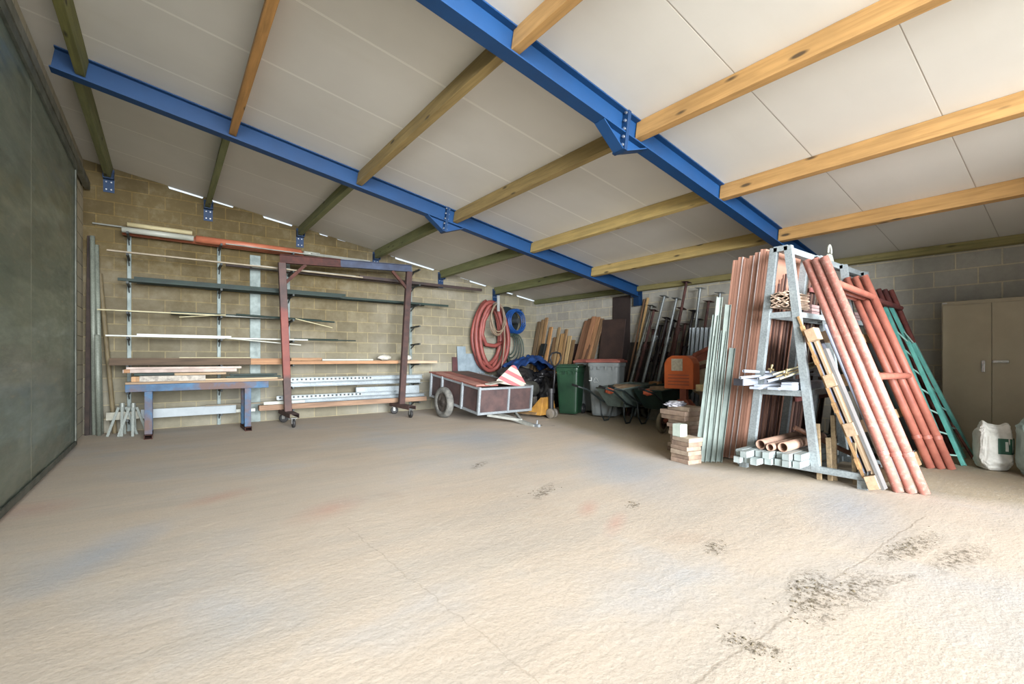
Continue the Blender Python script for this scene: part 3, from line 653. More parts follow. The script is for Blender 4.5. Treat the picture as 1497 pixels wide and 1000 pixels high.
# ================================================================ RUSTY GANTRY ON CASTORS
redp = NT('gantry_red'); v = redp.coords(rnd=False); spg = redp.new('ShaderNodeSeparateXYZ'); redp.link(v, spg.inputs[0])
f = redp.noise(v, 6, 6, .65)
base = redp.ramp(f, [(.3, lin((58, 38, 34))), (.65, lin((86, 56, 48)))])
redd = redp.ramp(f, [(.3, lin((112, 46, 38))), (.7, lin((132, 60, 46)))])
zz = redp.math('ADD', spg.outputs[2], redp.math('MULTIPLY', f, .2))
mk = redp.math('MULTIPLY', redp.math('MULTIPLY', redp.math('SUBTRACT', zz, .85), 12, True), redp.math('MULTIPLY', redp.math('SUBTRACT', 2.02, zz), 12, True))
red_band = redp.done(redp.mix(mk, base, redd), .6)      # post with a red primed middle section
gL = Vector((xY(421, 8.20), 8.20, 0)); gR = Vector((xY(587, 8.20), 8.20, 0))
gantry = thing('gantry_frame', 'rusty steel gantry on castors standing in front of the wall rack', 'gantry', ((gL.x+gR.x)/2, (gL.y+gR.y)/2, 0))
ax = (gR-gL).normalized(); nrm_ = Vector((-ax.y, ax.x, 0))
tops_ = {}
for k, (g, pxt, pyt) in enumerate([(gL, 412, 384), (gR, 598, 397)]):
    top = atY(pxt, pyt, g.y); base_ = Vector((g.x, g.y, .22)); tops_[k] = top
    b = MB(); b.bar(base_, top, .11, .085, nrm_); o = b.build('post', red_band if k == 0 else rust((78, 52, 46), (54, 40, 38)), gantry, world=True, bevel=.006)
    # foot channel
    fa = Vector((g.x, g.y, .19)); f0 = fa - nrm_*.48; f1 = fa + nrm_*.42
    b = MB(); b.prism([(-.07, -.035), (-.063, -.035), (-.063, .028), (.063, .028), (.063, -.035), (.07, -.035), (.07, .035), (-.07, .035)], f0, f1); b.build('foot_channel', rust((84, 60, 54), (60, 44, 42)), gantry, world=True)
    for q, e in enumerate((-.40, .34)):
        c = Vector((g.x, g.y, 0)) + nrm_*e; ca = ax if q == 0 else (ax*.4+nrm_*.9).normalized()
        b = MB(); fr_ = frame(ca); b.box(c+Vector((0, 0, .150)), (.09, .09, .008), fr_)
        for sgn in (-1, 1): b.box(c+ca*(sgn*.024)+Vector((0, 0, .108)), (.004, .045, .09), fr_)
        b.tube(c+Vector((0, 0, .125)), c+Vector((0, 0, .155)), .028, 12)
        co = b.build('castor', galv((150, 150, 146), .4, .6), gantry, world=True)
        b = MB(); b.lathe([(.001, -.018), (.045, -.018), (.068, -.018), (.074, -.012), (.074, .012), (.068, .018), (.045, .022), (.001, .022)], c+Vector((0, 0, .075)), ca, 20)
        wv = b.build('castor_wheel', paint((46, 44, 44), (30, 30, 30), .6, 0), None); 
        wv.data.transform(Matrix.Translation(-gantry.location)); wv.parent = co
tl, tr = tops_[0]+Vector((0, 0, .03)), tops_[1]+Vector((0, 0, .03))
tl2, tr2 = tl+Vector((0, 0, .03))-ax*.03, tr+Vector((0, 0, .03))+ax*.05
mid_ = tl2.lerp(tr2, .42)
b = MB(); b.prism(I_poly(.14, .09, .01, .009), tl2, mid_); b.build('top_beam', rust((94, 50, 42), (66, 40, 36)), gantry, world=True)
b = MB(); b.prism(I_poly(.13, .085, .01, .009), mid_, tr2); b.build('top_beam', paint((62, 76, 104), (46, 54, 76), .6), gantry, world=True)
b = MB(); b.bar(tr2.lerp(tl2, .17)+Vector((0, 0, -.07)), tops_[1]+Vector((0, 0, -.38)), .05, .05, nrm_); b.build('brace', rust(), gantry, world=True)
b = MB(); b.bar(tl2.lerp(tr2, .17)+Vector((0, 0, -.07)), tops_[0]+Vector((0, 0, -.38)), .05, .05, nrm_); b.build('brace', rust(), gantry, world=True)

# ================================================================ TRAILER
tm = galv((158, 166, 170), .5, .45); tb = paint((86, 62, 58), (58, 44, 44), .7, 0, 5)
trl = thing('box_trailer', 'small box trailer with brown side panels parked on its drawbar by the back wall', 'trailer', (4.72, 7.35, .33), rot=(R(6.5), 0, 0))
W2, L0, L1, ZB, ZT = .55, -.95, .78, -.06, .36   # local: y towards back wall
b = MB()
for sx in (-1, 1):
    b.bar((sx*W2, L0, ZB), (sx*W2, L1, ZB), .04, .04); b.bar((sx*W2, L0, ZT), (sx*W2, L1, ZT), .035, .035)
for y in (L0, L1): b.bar((-W2, y, ZB), (W2, y, ZB), .04, .04); b.bar((-W2, y, ZT), (W2, y, ZT), .035, .035)
for sx in (-1, 1):
    for y in (L0, L0+.55, L1-.45, L1): b.bar((sx*(W2+.012), y, ZB-.02), (sx*(W2+.012), y, ZT+.03), .04, .04, (0, 1, 0))
b.bar((0.04, L0-.012, ZB), (.04, L0-.012, ZT+.02), .035, .035, (0, 1, 0))
b.build('frame', tm, trl)
for sx in (-1, 1): b = MB(); b.box((sx*(W2-.01), (L0+L1)/2, (ZB+ZT)/2), (.012, L1-L0-.04, ZT-ZB-.03)); b.build('side_panel', tb, trl)
for y in (L0, L1): b = MB(); b.box((0, y, (ZB+ZT)/2), (2*W2-.04, .012, ZT-ZB-.03)); b.build('end_panel', tb, trl)
b = MB(); b.box((0, (L0+L1)/2, ZB), (2*W2-.04, L1-L0-.04, .015)); b.build('bed', tb, trl)
b = MB(); b.bar((0, .2, -.16), (0, L0-.82, -.125), .07, .05); b.bar((-.3, L0+.1, -.12), (0, L0-.45, -.11), .04, .04); b.bar((.3, L0+.1, -.12), (0, L0-.45, -.11), .04, .04)
dbar = b.build('drawbar', paint((170, 172, 164), (140, 142, 134), .5), trl)
b = MB(); b.tube((0, L0-.80, -.12), (0, L0-.92, -.10), .028); b.tube((0, L0-.86, -.12), (0, L0-.86, -.02), .012); b.build('hitch', tm, dbar)
b = MB(); b.tube((-W2-.02, .1, -.10), (W2+.02, .1, -.10), .022); b.build('axle', tm, trl)
for sx in (-1, 1):
    bt, br_ = MB(), MB(); wheel(bt, br_, (sx*(W2+.085), .1, -.06), (1, 0, 0), .285, .13)
    t_ = bt.build('wheel', paint((120, 118, 110), (76, 76, 72), .85, 0, 14), trl); br_.build('rim', paint((96, 88, 80), (60, 54, 50), .6, .3), t_)
b = MB(); b.path([(.0, L0-.6, -.13), (.1, L0-.68, -.18), (.14, L0-.8, -.13), (.22, L0-.82, -.15), (.2, L0-.9, -.13), (.3, L0-.95, -.12)], .007); b.build('cable', paint((26, 26, 26)), dbar)
# sheets resting in and across the trailer box
TM = trl.matrix_basis
def on_trailer(name, lab, cat, m, c, size, rot=(0, 0, 0), bevel=.002):
    from mathutils import Euler
    M = TM @ Matrix.Translation(Vector(c)) @ Euler(rot).to_matrix().to_4x4()
    o = MB().box((0, 0, 0), size).build(name, m, M=M, bevel=bevel); return tag(o, lab, cat)
on_trailer('red_board', 'dusty red formwork board lying on top of the trailer, along its left side', 'board', paint((158, 88, 74), (122, 66, 58), .7, 0, 4), (-.34, .02, ZT+.031), (.46, 1.72, .022), (0, R(0), R(0)))
on_trailer('red_board', 'narrow pale red board lying on the trailer edge nearest the wheel', 'board', paint((186, 128, 112), (150, 100, 88), .7, 0, 4), (-.50, -.15, ZT+.055), (.16, 1.5, .02), (0, 0, R(-1)))
on_trailer('dark_board', 'dark brown board lying on the trailer beside the red board', 'board', paint((92, 66, 56), (66, 50, 46), .7, 0, 4), (.13, .20, ZT+.030), (.44, 1.38, .02), (0, 0, 0))
on_trailer('grey_board', 'narrow grey board end lying across the front corner of the trailer', 'board', paint((170, 164, 150), (140, 134, 120), .7, 0, 4), (-.12, -.74, ZT+.056), (.50, .11, .02), (0, 0, R(28)))
# striped warning triangle
s = NT('warning_stripes'); v = s.coords(rnd=False); sp = s.new('ShaderNodeSeparateXYZ'); s.link(v, sp.inputs[0])
f = s.math('FRACT', s.math('ADD', s.math('MULTIPLY', s.math('ADD', sp.outputs[2], s.math('MULTIPLY', sp.outputs[0], .34)), 6.2), .52))
f = s.math('GREATER_THAN', f, .52); stripes = s.done(s.mix(f, lin((160, 150, 124)), lin((150, 36, 42))), .5)
c = atY(748, 586, 6.62)
b = MB(); hw = .27; pz = [(-hw, 0), (-hw-.01, .05), (-.04, .36), (.0, .375), (.04, .36), (hw+.01, .05), (hw, 0)]
n = len(pz); b.add([(x, -.008, z) for x, z in pz]+[(x, .008, z) for x, z in pz], [tuple(range(n)), tuple(range(2*n-1, n-1, -1))]+[(i, n+i, n+(i+1) % n, (i+1) % n) for i in range(n)])
o = b.build('warning_triangle', stripes); o.location = (c.x+.02, 6.66, c.z+.12); o.rotation_euler = (R(-10), R(9), R(-28)); o.location.z = .60; tag(o, 'red and white striped warning triangle standing in the trailer box', 'warning triangle')

# ================================================================ HOSES ON THE BACK WALL
def coil(cx, cz, rx, rz, Y, r, n, m, name, lab, seed=0, lobes=26, spread=.05, parent=None, tail=None):
    rnd = random.Random(seed); b = MB(); pts = []
    for k in range(n):
        ox, oz = rnd.uniform(-spread, spread), -abs(rnd.uniform(0, spread*2)); sx, sz = 1+rnd.uniform(-.12, .08), 1+rnd.uniform(-.06, .08); ph = rnd.uniform(-.2, .2)
        for i in range(lobes):
            t = 2*math.pi*i/lobes + math.pi/2
            u = (k + i/lobes)/n
            egg = 1 + .12*math.sin(-t)
            pts.append((cx + ox + rx*sx*math.cos(t+ph*.2)*egg, Y - r - .012 - (k*1.1*r if k % 2 else (k*.9)*r) - .03*math.sin(3*t+k), cz + oz*(1-math.sin(t))/2 + rz*sz*math.sin(t)))
    if tail: pts += tail
    # smooth
    P = [Vector(p) for p in pts]
    for _ in range(3): P = [P[0]]+[(P[i-1]+P[i]*2+P[i+1])/4 for i in range(1, len(P)-1)]+[P[-1]]
    P = [Vector((p.x, min(p.y, YB-r-.005), p.z)) for p in P]
    b.path(P, r, 10); o = b.build(name, m, parent, world=parent is not None) if parent else b.build(name, m, origin=(cx, Y, cz))
    return o
rh = paint((152, 72, 62), (122, 56, 50), .55, 0, 6, .35, .7, .15)
cx_ = xY(713, YB-.1); 
b_h = coil(cx_, 1.66, .38, .74, YB-.09, .048, 4, rh, 'suction_hose', '', 3, 30, .10, tail=[(cx_-.30, YB-.20, 2.05), (cx_-.42, YB-.22, 1.55), (cx_-.26, YB-.24, 1.16), (cx_+.06, YB-.26, 1.22), (cx_+.40, YB-.24, 1.50)])
tag(b_h, 'thick red hose coiled in tall loops on the back wall above the trailer', 'hose')
cx2 = xY(722, YB-.3)
b_h = coil(cx2+.02, 2.02, .22, .34, YB-.40, .016, 4, paint((142, 122, 98), (110, 92, 74), .5), 'garden_hose', '', 8, 22, .04, tail=[(cx2+.30, YB-.42, 2.0), (cx2+.24, YB-.45, 1.5), (cx2+.16, YB-.5, 1.0), (cx2-.02, YB-.55, .62)])
tag(b_h, 'thin brownish hose looped over the red hose coil on the back wall', 'hose')
rt = thing('hose_hook', 'pale steel hook on the back wall holding the red hose coil', 'hook', (cx_+.02, YB, 2.3))
b = MB(); b.box((cx_+.02, YB-.006, 2.30), (.09, .012, .34)); b.bar((cx_+.02, YB-.01, 2.33), (cx_+.02, YB-.5, 2.36), .04, .04); b.box((cx_+.02, YB-.5, 2.34), (.07, .012, .36)); b.build('bracket', galv((176, 180, 176), .5, .3), rt, world=True)
# reel with blue hose
cx3 = xY(752, YB-.2); cz3 = 1.99
rt = thing('hose_reel', 'wall mounted hose reel with blue air hose beside the red coil', 'hose reel', (cx3, YB, cz3))
b = MB(); b.lathe([(.001, -.012), (.34, -.012), (.36, 0), (.34, .012), (.001, .012)], (cx3-.10, YB-.03, cz3), (0, 1, 0), 32); b.build('reel_disc', paint((34, 46, 50), (22, 30, 34), .5), rt, world=True)
b = MB(); b.tube((cx3-.1, YB-.05, cz3), (cx3+.0, YB-.36, cz3), .07); b.box((cx3+.08, YB-.022, cz3+.30), (.12, .04, .06)); b.bar((cx3+.08, YB-.02, cz3+.3), (cx3+.1, YB-.36, cz3+.26), .04, .03); b.build('hub', paint((60, 66, 70)), rt, world=True)
pts = []
for k in range(9):
    for i in range(20):
        t = 2*math.pi*(i/20); u = k+i/20; rr = .23+.012*math.sin(k*2.1)+(.03 if k % 3 == 0 else 0)
        pts.append((cx3+rr*math.cos(t), YB-.16-.022*u, cz3+rr*1.12*math.sin(t)-.01))
b = MB(); b.path(pts, .0135, 7); b.build('blue_hose', paint((22, 84, 160), (14, 60, 126), .4), rt, world=True)
hg = paint((56, 76, 66), (36, 52, 46), .5)
b = MB()
for k in range(5):
    r0 = .20+.03*k; pts = [(cx3-.10+r0*.8*math.sin(t)+.02*k, YB-.14-.03*k, cz3-.3-(.34+.05*k)*(1-math.cos(t))/1.0*.75) for t in [2*math.pi*i/22 for i in range(23)]]
    b.path(pts, .014, 7)
o = b.build('green_hose', hg, origin=(cx3, YB-.1, 1.4)); tag(o, 'dark green garden hose hanging in loops below the blue hose reel', 'hose')
o = MB(); o.tube((0, 0, 0), (0, 0, .42), .035); o = o.build('hose_nozzle', hg, origin=(0, 0, 0)); o.location = (cx3-.08, YB-.06, .98); tag(o, 'dark tube hanging down under the green hose loops', 'nozzle')
# bits standing on the floor behind the trailer
c = xY(667, 8.86); o = stick('maroon_sheet', 'small dark maroon board standing behind the trailer against the wall', 'board', paint((86, 44, 44), (64, 34, 36)), (c, 8.86, 0), (c, 8.92, 1.12), .14, .03, (0, 1, 0))
for k, (px, zt2, w_, lab) in enumerate([(678, 1.36, .22, 'tall pale blue grey panel leaning on the back wall behind the red hose'), (698, 1.2, .5, 'wide pale blue grey panel behind the bottom of the red hose')]):
    c = xY(px, 8.80); stick('grey_sheet', lab, 'sheet', paint((128, 144, 152), (104, 120, 128), .6), (c, 8.80+.02*k, .0), (c, 8.915, zt2), w_, .02, (0, 1, 0))
# ================================================================ CLUTTER PILE IN THE BACK CORNER
blk = paint((44, 44, 46), (26, 26, 28), .55, 0, 8, .35, .7, .4); engm = paint((74, 72, 70), (40, 40, 42), .6, .3, 10, .35, .7, .5)
tarp_m = paint((24, 66, 128), (16, 44, 92), .5, 0, 6, .35, .7, .3)
def lump(name, lab, cat, m, px, Y, z, size, seed, amp=.2, freq=2.0, flat=.75, rz=0, group=None, sq=1.0):
    o = MB().blob((0, 0, 0), size, amp, freq, seed, 4, flat, sq).build(name, m, origin=(0, 0, 0)); o.location = (xY(px, Y), Y, z+size[2]*(flat or 1)); o.rotation_euler.z = rz
    return tag(o, lab, cat, group)
lump('black_sack', 'large black rubbish sack at the bottom of the corner pile behind the trailer', 'sack', blk, 746, 8.38, 0, (.34, .34, .38), 1, .22)
lump('black_sack', 'black sack in the middle of the corner pile under the blue tarpaulin', 'sack', blk, 776, 8.22, 0, (.36, .30, .46), 2, .22)
lump('black_sack', 'dark grey bulging bag on the corner pile left of the blue tarpaulin', 'sack', paint((58, 52, 50), (34, 32, 32), .7), 750, 8.20, .62, (.46, .28, .17), 3, .15, rz=R(10))
lump('black_sack', 'shiny crumpled black plastic sheet on the corner pile above the pallet truck', 'sack', paint((52, 52, 56), (24, 24, 26), .25, 0, 8, .35, .7, .6), 797, 7.98, .50, (.36, .22, .18), 4, .34, 2.6)
lump('engine_block', 'dirty dark engine part lying in the corner pile behind the warning triangle', 'engine part', engm, 765, 7.75, .30, (.26, .22, .20), 6, .42, 3.2)
lump('engine_block', 'dark machine part on the floor of the corner pile beside the green bin', 'engine part', engm, 803, 7.70, 0, (.24, .22, .36), 7, .34, 3.0)
# tarpaulin: folded sheet draped over the pile
b = MB(); nx, ny = 34, 22; vs = []
for j in range(ny+1):
    for i in range(nx+1):
        u = i/nx*2-1; q = j/ny*2-1
        z = .16*math.exp(-(u*1.1)**2) - .10*q*q - .16*max(0, u-.3) - .12*max(0, -u-.5) + .07*noise.fractal(Vector((u*2.2, q*2.6, 3)), 1, 2, 4) + .03*math.sin(u*16+q*4)
        vs.append((u*.62 + .04*noise.noise(Vector((u*3, q*3, 9))), q*.34+.04*noise.noise(Vector((u*3, q*3, 1))), z))
m_ = len(vs); vs += [(x, y, z-.012) for x, y, z in vs]; fs = [(j*(nx+1)+i, j*(nx+1)+i+1, (j+1)*(nx+1)+i+1, (j+1)*(nx+1)+i) for j in range(ny) for i in range(nx)]
edge_ = [i for i in range(nx+1)]+[j*(nx+1)+nx for j in range(1, ny+1)]+[ny*(nx+1)+i for i in range(nx-1, -1, -1)]+[j*(nx+1) for j in range(ny-1, 0, -1)]
ff = fs+[tuple(k+m_ for k in reversed(f)) for f in fs]+[(edge_[k], edge_[(k+1) % len(edge_)], edge_[(k+1) % len(edge_)]+m_, edge_[k]+m_) for k in range(len(edge_))]
b.add(vs, ff, True); o = b.build('blue_tarpaulin', tarp_m); o.location = (xY(774, 8.12), 8.12, .96); tag(o, 'crumpled blue tarpaulin draped over the junk pile in the back corner', 'tarpaulin')
# compressor tank lying in front of the pile
c = atY(768, 576, 7.3); rt = thing('compressor_tank', 'grey green cylindrical tank lying on blocks right of the trailer', 'tank', (c.x, 7.3, 0))
b = MB(); b.lathe([(.001, -.34), (.08, -.33), (.14, -.29), (.165, -.22), (.165, .22), (.14, .29), (.08, .33), (.001, .34)], (c.x, 7.3, .46), (1, .15, 0), 24); b.build('tank', paint((86, 88, 78), (60, 60, 54), .6, .1, 10), rt, world=True)
for dx in (-.18, .18): b = MB(); b.box((c.x+dx, 7.3, .15), (.10, .2, .30)); b.build('foot', paint((120, 114, 102), (80, 74, 66), .9), rt, world=True)
o = MB().box((0, 0, 0), (.34, .2, .17)).build('concrete_block', paint((132, 126, 112), (104, 98, 86), .95), bevel=.006); o.location = (xY(776, 6.9), 6.9, .085); o.rotation_euler.z = R(12); tag(o, 'grey concrete block on the floor between the trailer and the pallet truck', 'block')
# timber offcuts leaning on the right wall at the corner
wl_ = [(764, 466, 766, .0), (774, 465, 0, 0)]
cols = [(120, 96, 66), (150, 118, 78), (176, 134, 86), (196, 142, 84), (146, 112, 74), (188, 154, 104), (206, 158, 96), (174, 134, 86), (198, 166, 112), (160, 126, 82), (210, 176, 120)]
def wall_lean(name, lab, cat, m, Yt, zt2, w_, t_, out=.55, dy=.25, group=None, gap=.0, shape='box', up=None):
    """leans against the right wall at Yt reaching height zt2, foot standing out from the wall"""
    xt = wallX(Yt)-t_/2-.012-gap; p1 = Vector((xt, Yt, zt2)); p0 = Vector((xt-out, Yt+dy, .0))
    if shape == 'round': return stick(name, lab, cat, m, p0, p1, w_, shape='round', group=group)
    return stick(name, lab, cat, m, p0, p1, w_, t_, up=(1, 0, .3), group=group)
spec = [(8.80, 2.02, .10, .03, 'dark weathered plank nearest the back corner'), (8.66, 2.06, .08, .03, 'tall brown plank, second from the back corner'), (8.52, 2.10, .09, .035, 'tallest plank of the corner stack, with a ragged tip'),
        (8.36, 1.86, .09, .04, 'orange brown plank beside the tallest one in the corner'), (8.22, 1.60, .11, .03, 'plank carrying a black strap in the corner stack'), (8.08, 1.84, .07, .03, 'narrow dark plank right of the strapped one'),
        (7.96, 1.68, .12, .035, 'broad light plank in the corner stack'), (7.84, 1.78, .06, .04, 'slim pale plank behind the broad light one'), (7.74, 1.62, .10, .03, 'light plank second from the right in the corner stack'), (7.62, 1.52, .09, .03, 'shorter yellow plank at the right edge of the corner stack')]
for k, (Yt, z2, w_, t_, lab) in enumerate(spec):
    wall_lean('timber_plank', lab + ', leaning on the right wall', 'timber', wood(cols[k], 'x'), Yt, z2, w_, t_, .42-.01*k, .03, 'timber leaning in the back corner')
o = MB().box((0, 0, 0), (.07, .17, .30)).build('rubber_strap', paint((34, 38, 38), (22, 24, 24), .5), bevel=.01); o.location = (wallX(8.2)-.30, 8.38, 1.30); o.rotation_euler = (0, R(18), 0); tag(o, 'dark rubber piece hung over a plank in the corner timber stack', 'rubber piece')
spec = [(7.22, 1.94, .11, .03, (150, 104, 72), 'reddish plank at the left of the group above the bins'), (7.12, 1.98, .09, .03, (124, 84, 56), 'dark brown plank second from left above the bins'), (7.00, 2.02, .11, .035, (186, 130, 88), 'tallest orange plank in the group above the bins'),
        (6.88, 2.00, .10, .03, (196, 140, 92), 'light orange plank second from right above the bins'), (6.77, 1.96, .09, .03, (150, 116, 80), 'greyish plank at the right of the group above the bins'), (6.94, 1.75, .07, .03, (120, 84, 58), 'shorter dark plank in front of the group above the bins')]
for k, (Yt, z2, w_, t_, c, lab) in enumerate(spec):
    wall_lean('timber_plank', lab, 'timber', wood(c, 'x'), Yt, z2, w_, t_, .60+(.09 if k == 5 else 0), .12, 'timber leaning behind the bins', gap=.04 if k == 5 else 0)
brd = paint((78, 58, 50), (60, 46, 42), .7, 0, 4, .35, .7, .15)
wall_lean('brown_board', 'tall dark brown board standing flat on the right wall under the roof beam', 'board', paint((62, 50, 46), (50, 40, 38), .75, 0, 4), 6.27, 2.40, .46, .018, .04, .0)
wall_lean('brown_board', 'broad brown board leaning on the tall dark one behind the grey bins', 'board', brd, 6.42, 1.92, .62, .02, .22, .06, gap=.05)
wall_lean('dark_board', 'dark grey brown board leaning right of the brown boards behind the bins', 'panel', paint((66, 60, 56), (50, 46, 44), .7), 5.82, 1.42, .52, .02, .35, .0)
wall_lean('maroon_sheet', 'dark maroon shade sheet added between the corner timber and the bins', 'panel', paint((70, 46, 46), (46, 34, 36), .7, 0, 6), 7.48, 1.42, .34, .02, .3, .1)  # dark sheet added to draw a shadow; no board stands here
# tall pale pole and companions
stick('wooden_pole', 'tall pale wooden pole leaning on the right wall beside the beam bracket', 'pole', wood((190, 152, 96), 'x'), (7.16, 5.75, .02), (wallX(5.62)-.03, 5.62, 2.30), .045, .03, (0, 1, 0))
stick('wooden_pole', 'thin dark pole leaning just left of the tall pale pole', 'pole', wood((120, 88, 60), 'x'), (7.14, 5.86, .02), (wallX(5.70)-.03, 5.70, 2.28), .03, .025, (0, 1, 0))
stick('iron_bar', 'short black iron bar standing against the wall right of the pale pole', 'bar', rust((44, 40, 38), (30, 28, 28)), (wallX(5.35)-.10, 5.42, .85), (wallX(5.35)-.03, 5.35, 1.70), .012, shape='round')
tag(MB().box((0, 0, 0), (.16, .18, .22)).build('cardboard_box', paint((176, 128, 80), (150, 104, 64), .8), bevel=.004), 'brown cardboard box on the ledge behind the wheelbarrows', 'box')
bx = bpy.data.objects['cardboard_box']; bx.location = (6.93, 4.92, .57); bx.rotation_euler = (0, 0, R(15))
tag(MB().box((0, 0, 0), (.18, .18, .45)).build('concrete_block', paint((150, 144, 126), (122, 116, 102), .9), bevel=.008), 'pale block under the cardboard box behind the wheelbarrows', 'block')
bpy.data.objects['concrete_block.001'].location = (6.93, 4.92, .225)
# ---- steel props leaning on the right wall
def prop(x0, y0, x1, y1, z1, m, lab, inner=.36, plate=True):
    p0 = Vector((x0, y0, .005)); p1 = Vector((x1, y1, z1)); L = (p1-p0).length; M = frame(p1-p0, (0, 1, 0)).to_4x4(); M.translation = p0
    rt = bpy.data.objects.new('steel_prop', None); COL.objects.link(rt); rt.matrix_world = M; tag(rt, lab, 'steel prop', 'steel props leaning on the right wall')
    Lo = L*(1-inner)
    b = MB(); b.tube((0, 0, 0), (Lo, 0, 0), .032, 12); b.build('outer_tube', m, rt)
    b = MB(); b.tube((Lo-.02, 0, 0), (L, 0, 0), .024, 12); b.build('inner_tube', m, rt)
    b = MB(); b.tube((Lo-.10, 0, 0), (Lo+.02, 0, 0), .043, 14); b.path([(Lo-.04, .04, 0), (Lo-.04, .10, .03), (Lo-.0, .12, .0), (Lo+.05, .06, 0)], .008, 6); b.build('collar', m, rt)
    if plate:
        b = MB(); b.box((L, 0, 0), (.008, .14, .14)); b.build('top_plate', m, rt)
    b = MB(); b.box((.0, 0, 0), (.008, .13, .13)); b.build('base_plate', m, rt)
    return rt
gpm = paint((128, 134, 124), (88, 86, 80), .55, .4, 12); rpm = rust((96, 58, 50), (60, 40, 38)); dpm = paint((62, 56, 56), (40, 36, 38), .6, .3, 10); spm = galv((150, 158, 158), .45, .5)
ps = [(5.50, 2.12, gpm, .62, 'grey dusty steel prop, leftmost of the leaning props'), (5.40, 2.02, rpm, .58, 'short rusty steel prop right behind the leftmost one'), (5.22, 2.28, spm, .60, 'light grey steel prop with a top plate, second in the row'),
      (5.12, 1.85, dpm, .50, 'short black steel prop between two grey ones'), (5.02, 1.80, dpm, .46, 'black steel prop with loose collar in the row of props'), (4.92, 2.20, spm, .56, 'pale grey steel prop left of the tall rusty one'),
      (4.86, 2.02, rpm, .50, 'rusty red steel prop left of the tallest prop'), (4.72, 2.48, rpm, .52, 'tallest steel prop, rusty with square top plate, reaching the wall plate'), (4.62, 1.95, dpm, .44, 'dark steel prop right of the tallest prop'),
      (4.46, 2.34, spm, .20, 'grey steel prop with forked head near the corrugated sheet'), (4.34, 2.10, rpm, .20, 'brown steel prop behind the corrugated sheet'), (4.10, 2.22, spm, .18, 'slim galvanised prop beside the metal strips')]
for k, (Yt, z1, m, out, lab) in enumerate(ps):
    r_ = prop(wallX(Yt)-.10-out, Yt+.22, wallX(Yt)-.085-(.07 if k % 2 else 0), Yt, z1, m, lab + ', right wall', .34 if k % 3 else .42)
for k in range(6):   # short dark props behind
    Yt = (5.46, 5.31, 5.17, 4.98, 4.79, 4.54)[k]; prop(wallX(Yt)-.26, Yt+.20, wallX(Yt)-.08, Yt, 1.66+.07*(k % 3), dpm if k % 2 else rpm, 'short dark steel prop behind the longer props, %s counting from the pale pole' % ['first', 'second', 'third', 'fourth', 'fifth', 'sixth'][k])
# corrugated sheet
b = MB(); vs = []; n = 28
for i in range(n+1):
    y = -.28+.56*i/n; z = .018*math.sin(i*math.pi/2*1.0)
    for x in (0, 1.62): vs += [(x, y, z), (x, y, z+.003)]
fs = []
for i in range(n): a = i*4; fs += [(a, a+2, a+6, a+4), (a+1, a+5, a+7, a+3), (a, a+4, a+5, a+1), (a+2, a+3, a+7, a+6)]
fs += [(0, 1, 3, 2), (n*4, n*4+2, n*4+3, n*4+1)]
b.add(vs, fs); p0 = Vector((7.32, 4.36, .01)); p1 = Vector((7.44, 4.28, 1.66)); M = frame(p1-p0, (1, 0, 0)).to_4x4(); M.translation = p0
tag(b.build('corrugated_sheet', galv((120, 128, 130), .4, .6), M=M), 'dark grey corrugated metal sheet leaning in front of the props', 'metal sheet')

# ================================================================ BINS, PALLET TRUCK
def bin_(name, lab, loc, rz, body, lid, lidlab, wd=.58, dp=.60, hh=.98, scale=1.0):
    rt = thing(name, lab, 'wheelie bin', loc, rz); w2, d2 = wd/2, dp/2
    prof = [(.76, 0), (.80, .04), (.97, hh-.10), (1.0, hh-.09), (1.02, hh-.05), (1.02, hh-.02)]
    b = MB(); vs = []; nn = 24
    for k, z in prof:
        for i in range(nn):
            t = 2*math.pi*(i+.5)/nn; x = math.copysign(abs(math.cos(t))**.22, math.cos(t)); y = math.copysign(abs(math.sin(t))**.22, math.sin(t)); vs.append((x*w2*k, y*d2*k, z+.03))
    m = len(prof); fs = [(a*nn+i, a*nn+(i+1) % nn, (a+1)*nn+(i+1) % nn, (a+1)*nn+i) for a in range(m-1) for i in range(nn)]+[tuple(range(nn-1, -1, -1)), tuple((m-1)*nn+i for i in range(nn))]
    b.add(vs, fs); b.build('body', body, rt, bevel=.006)
    b = MB(); b.box((0, -.01, hh+.035), (wd*1.06, dp*1.06, .045)); b.box((0, -.01, hh+.065), (wd*.9, dp*.9, .03)); b.tube((-w2*.8, d2*1.08, hh+.02), (w2*.8, d2*1.08, hh+.02), .018)
    lo_ = b.build('lid', lid, rt, bevel=.012); lo_['label'] = lidlab
    for i in range(4): b = MB(); b.box((-w2*.7+i*w2*.45, -d2*1.02, hh-.085), (.05, .03, .06)); b.build('rim_rib', body, rt)
    bt, br_ = MB(), MB(); b = MB()
    for sx in (-1, 1):
        bt, br_ = MB(), MB(); wheel(bt, br_, (sx*(w2*.84), d2*.84, .10), (1, 0, 0), .10, .05, .7); t_ = bt.build('wheel', paint((40, 40, 42)), rt); br_.build('hub', paint((70, 72, 74)), t_)
    return rt
gbin = bin_('wheelie_bin', 'grey wheelie bin with brick red lid, front one, behind the wheelbarrows', (6.66, 5.80, 0), R(-62), paint((128, 134, 132), (108, 114, 114), .5, 0, 3), paint((150, 80, 66), (126, 66, 56), .5), 'brick red lid', .60, .66, 1.0)
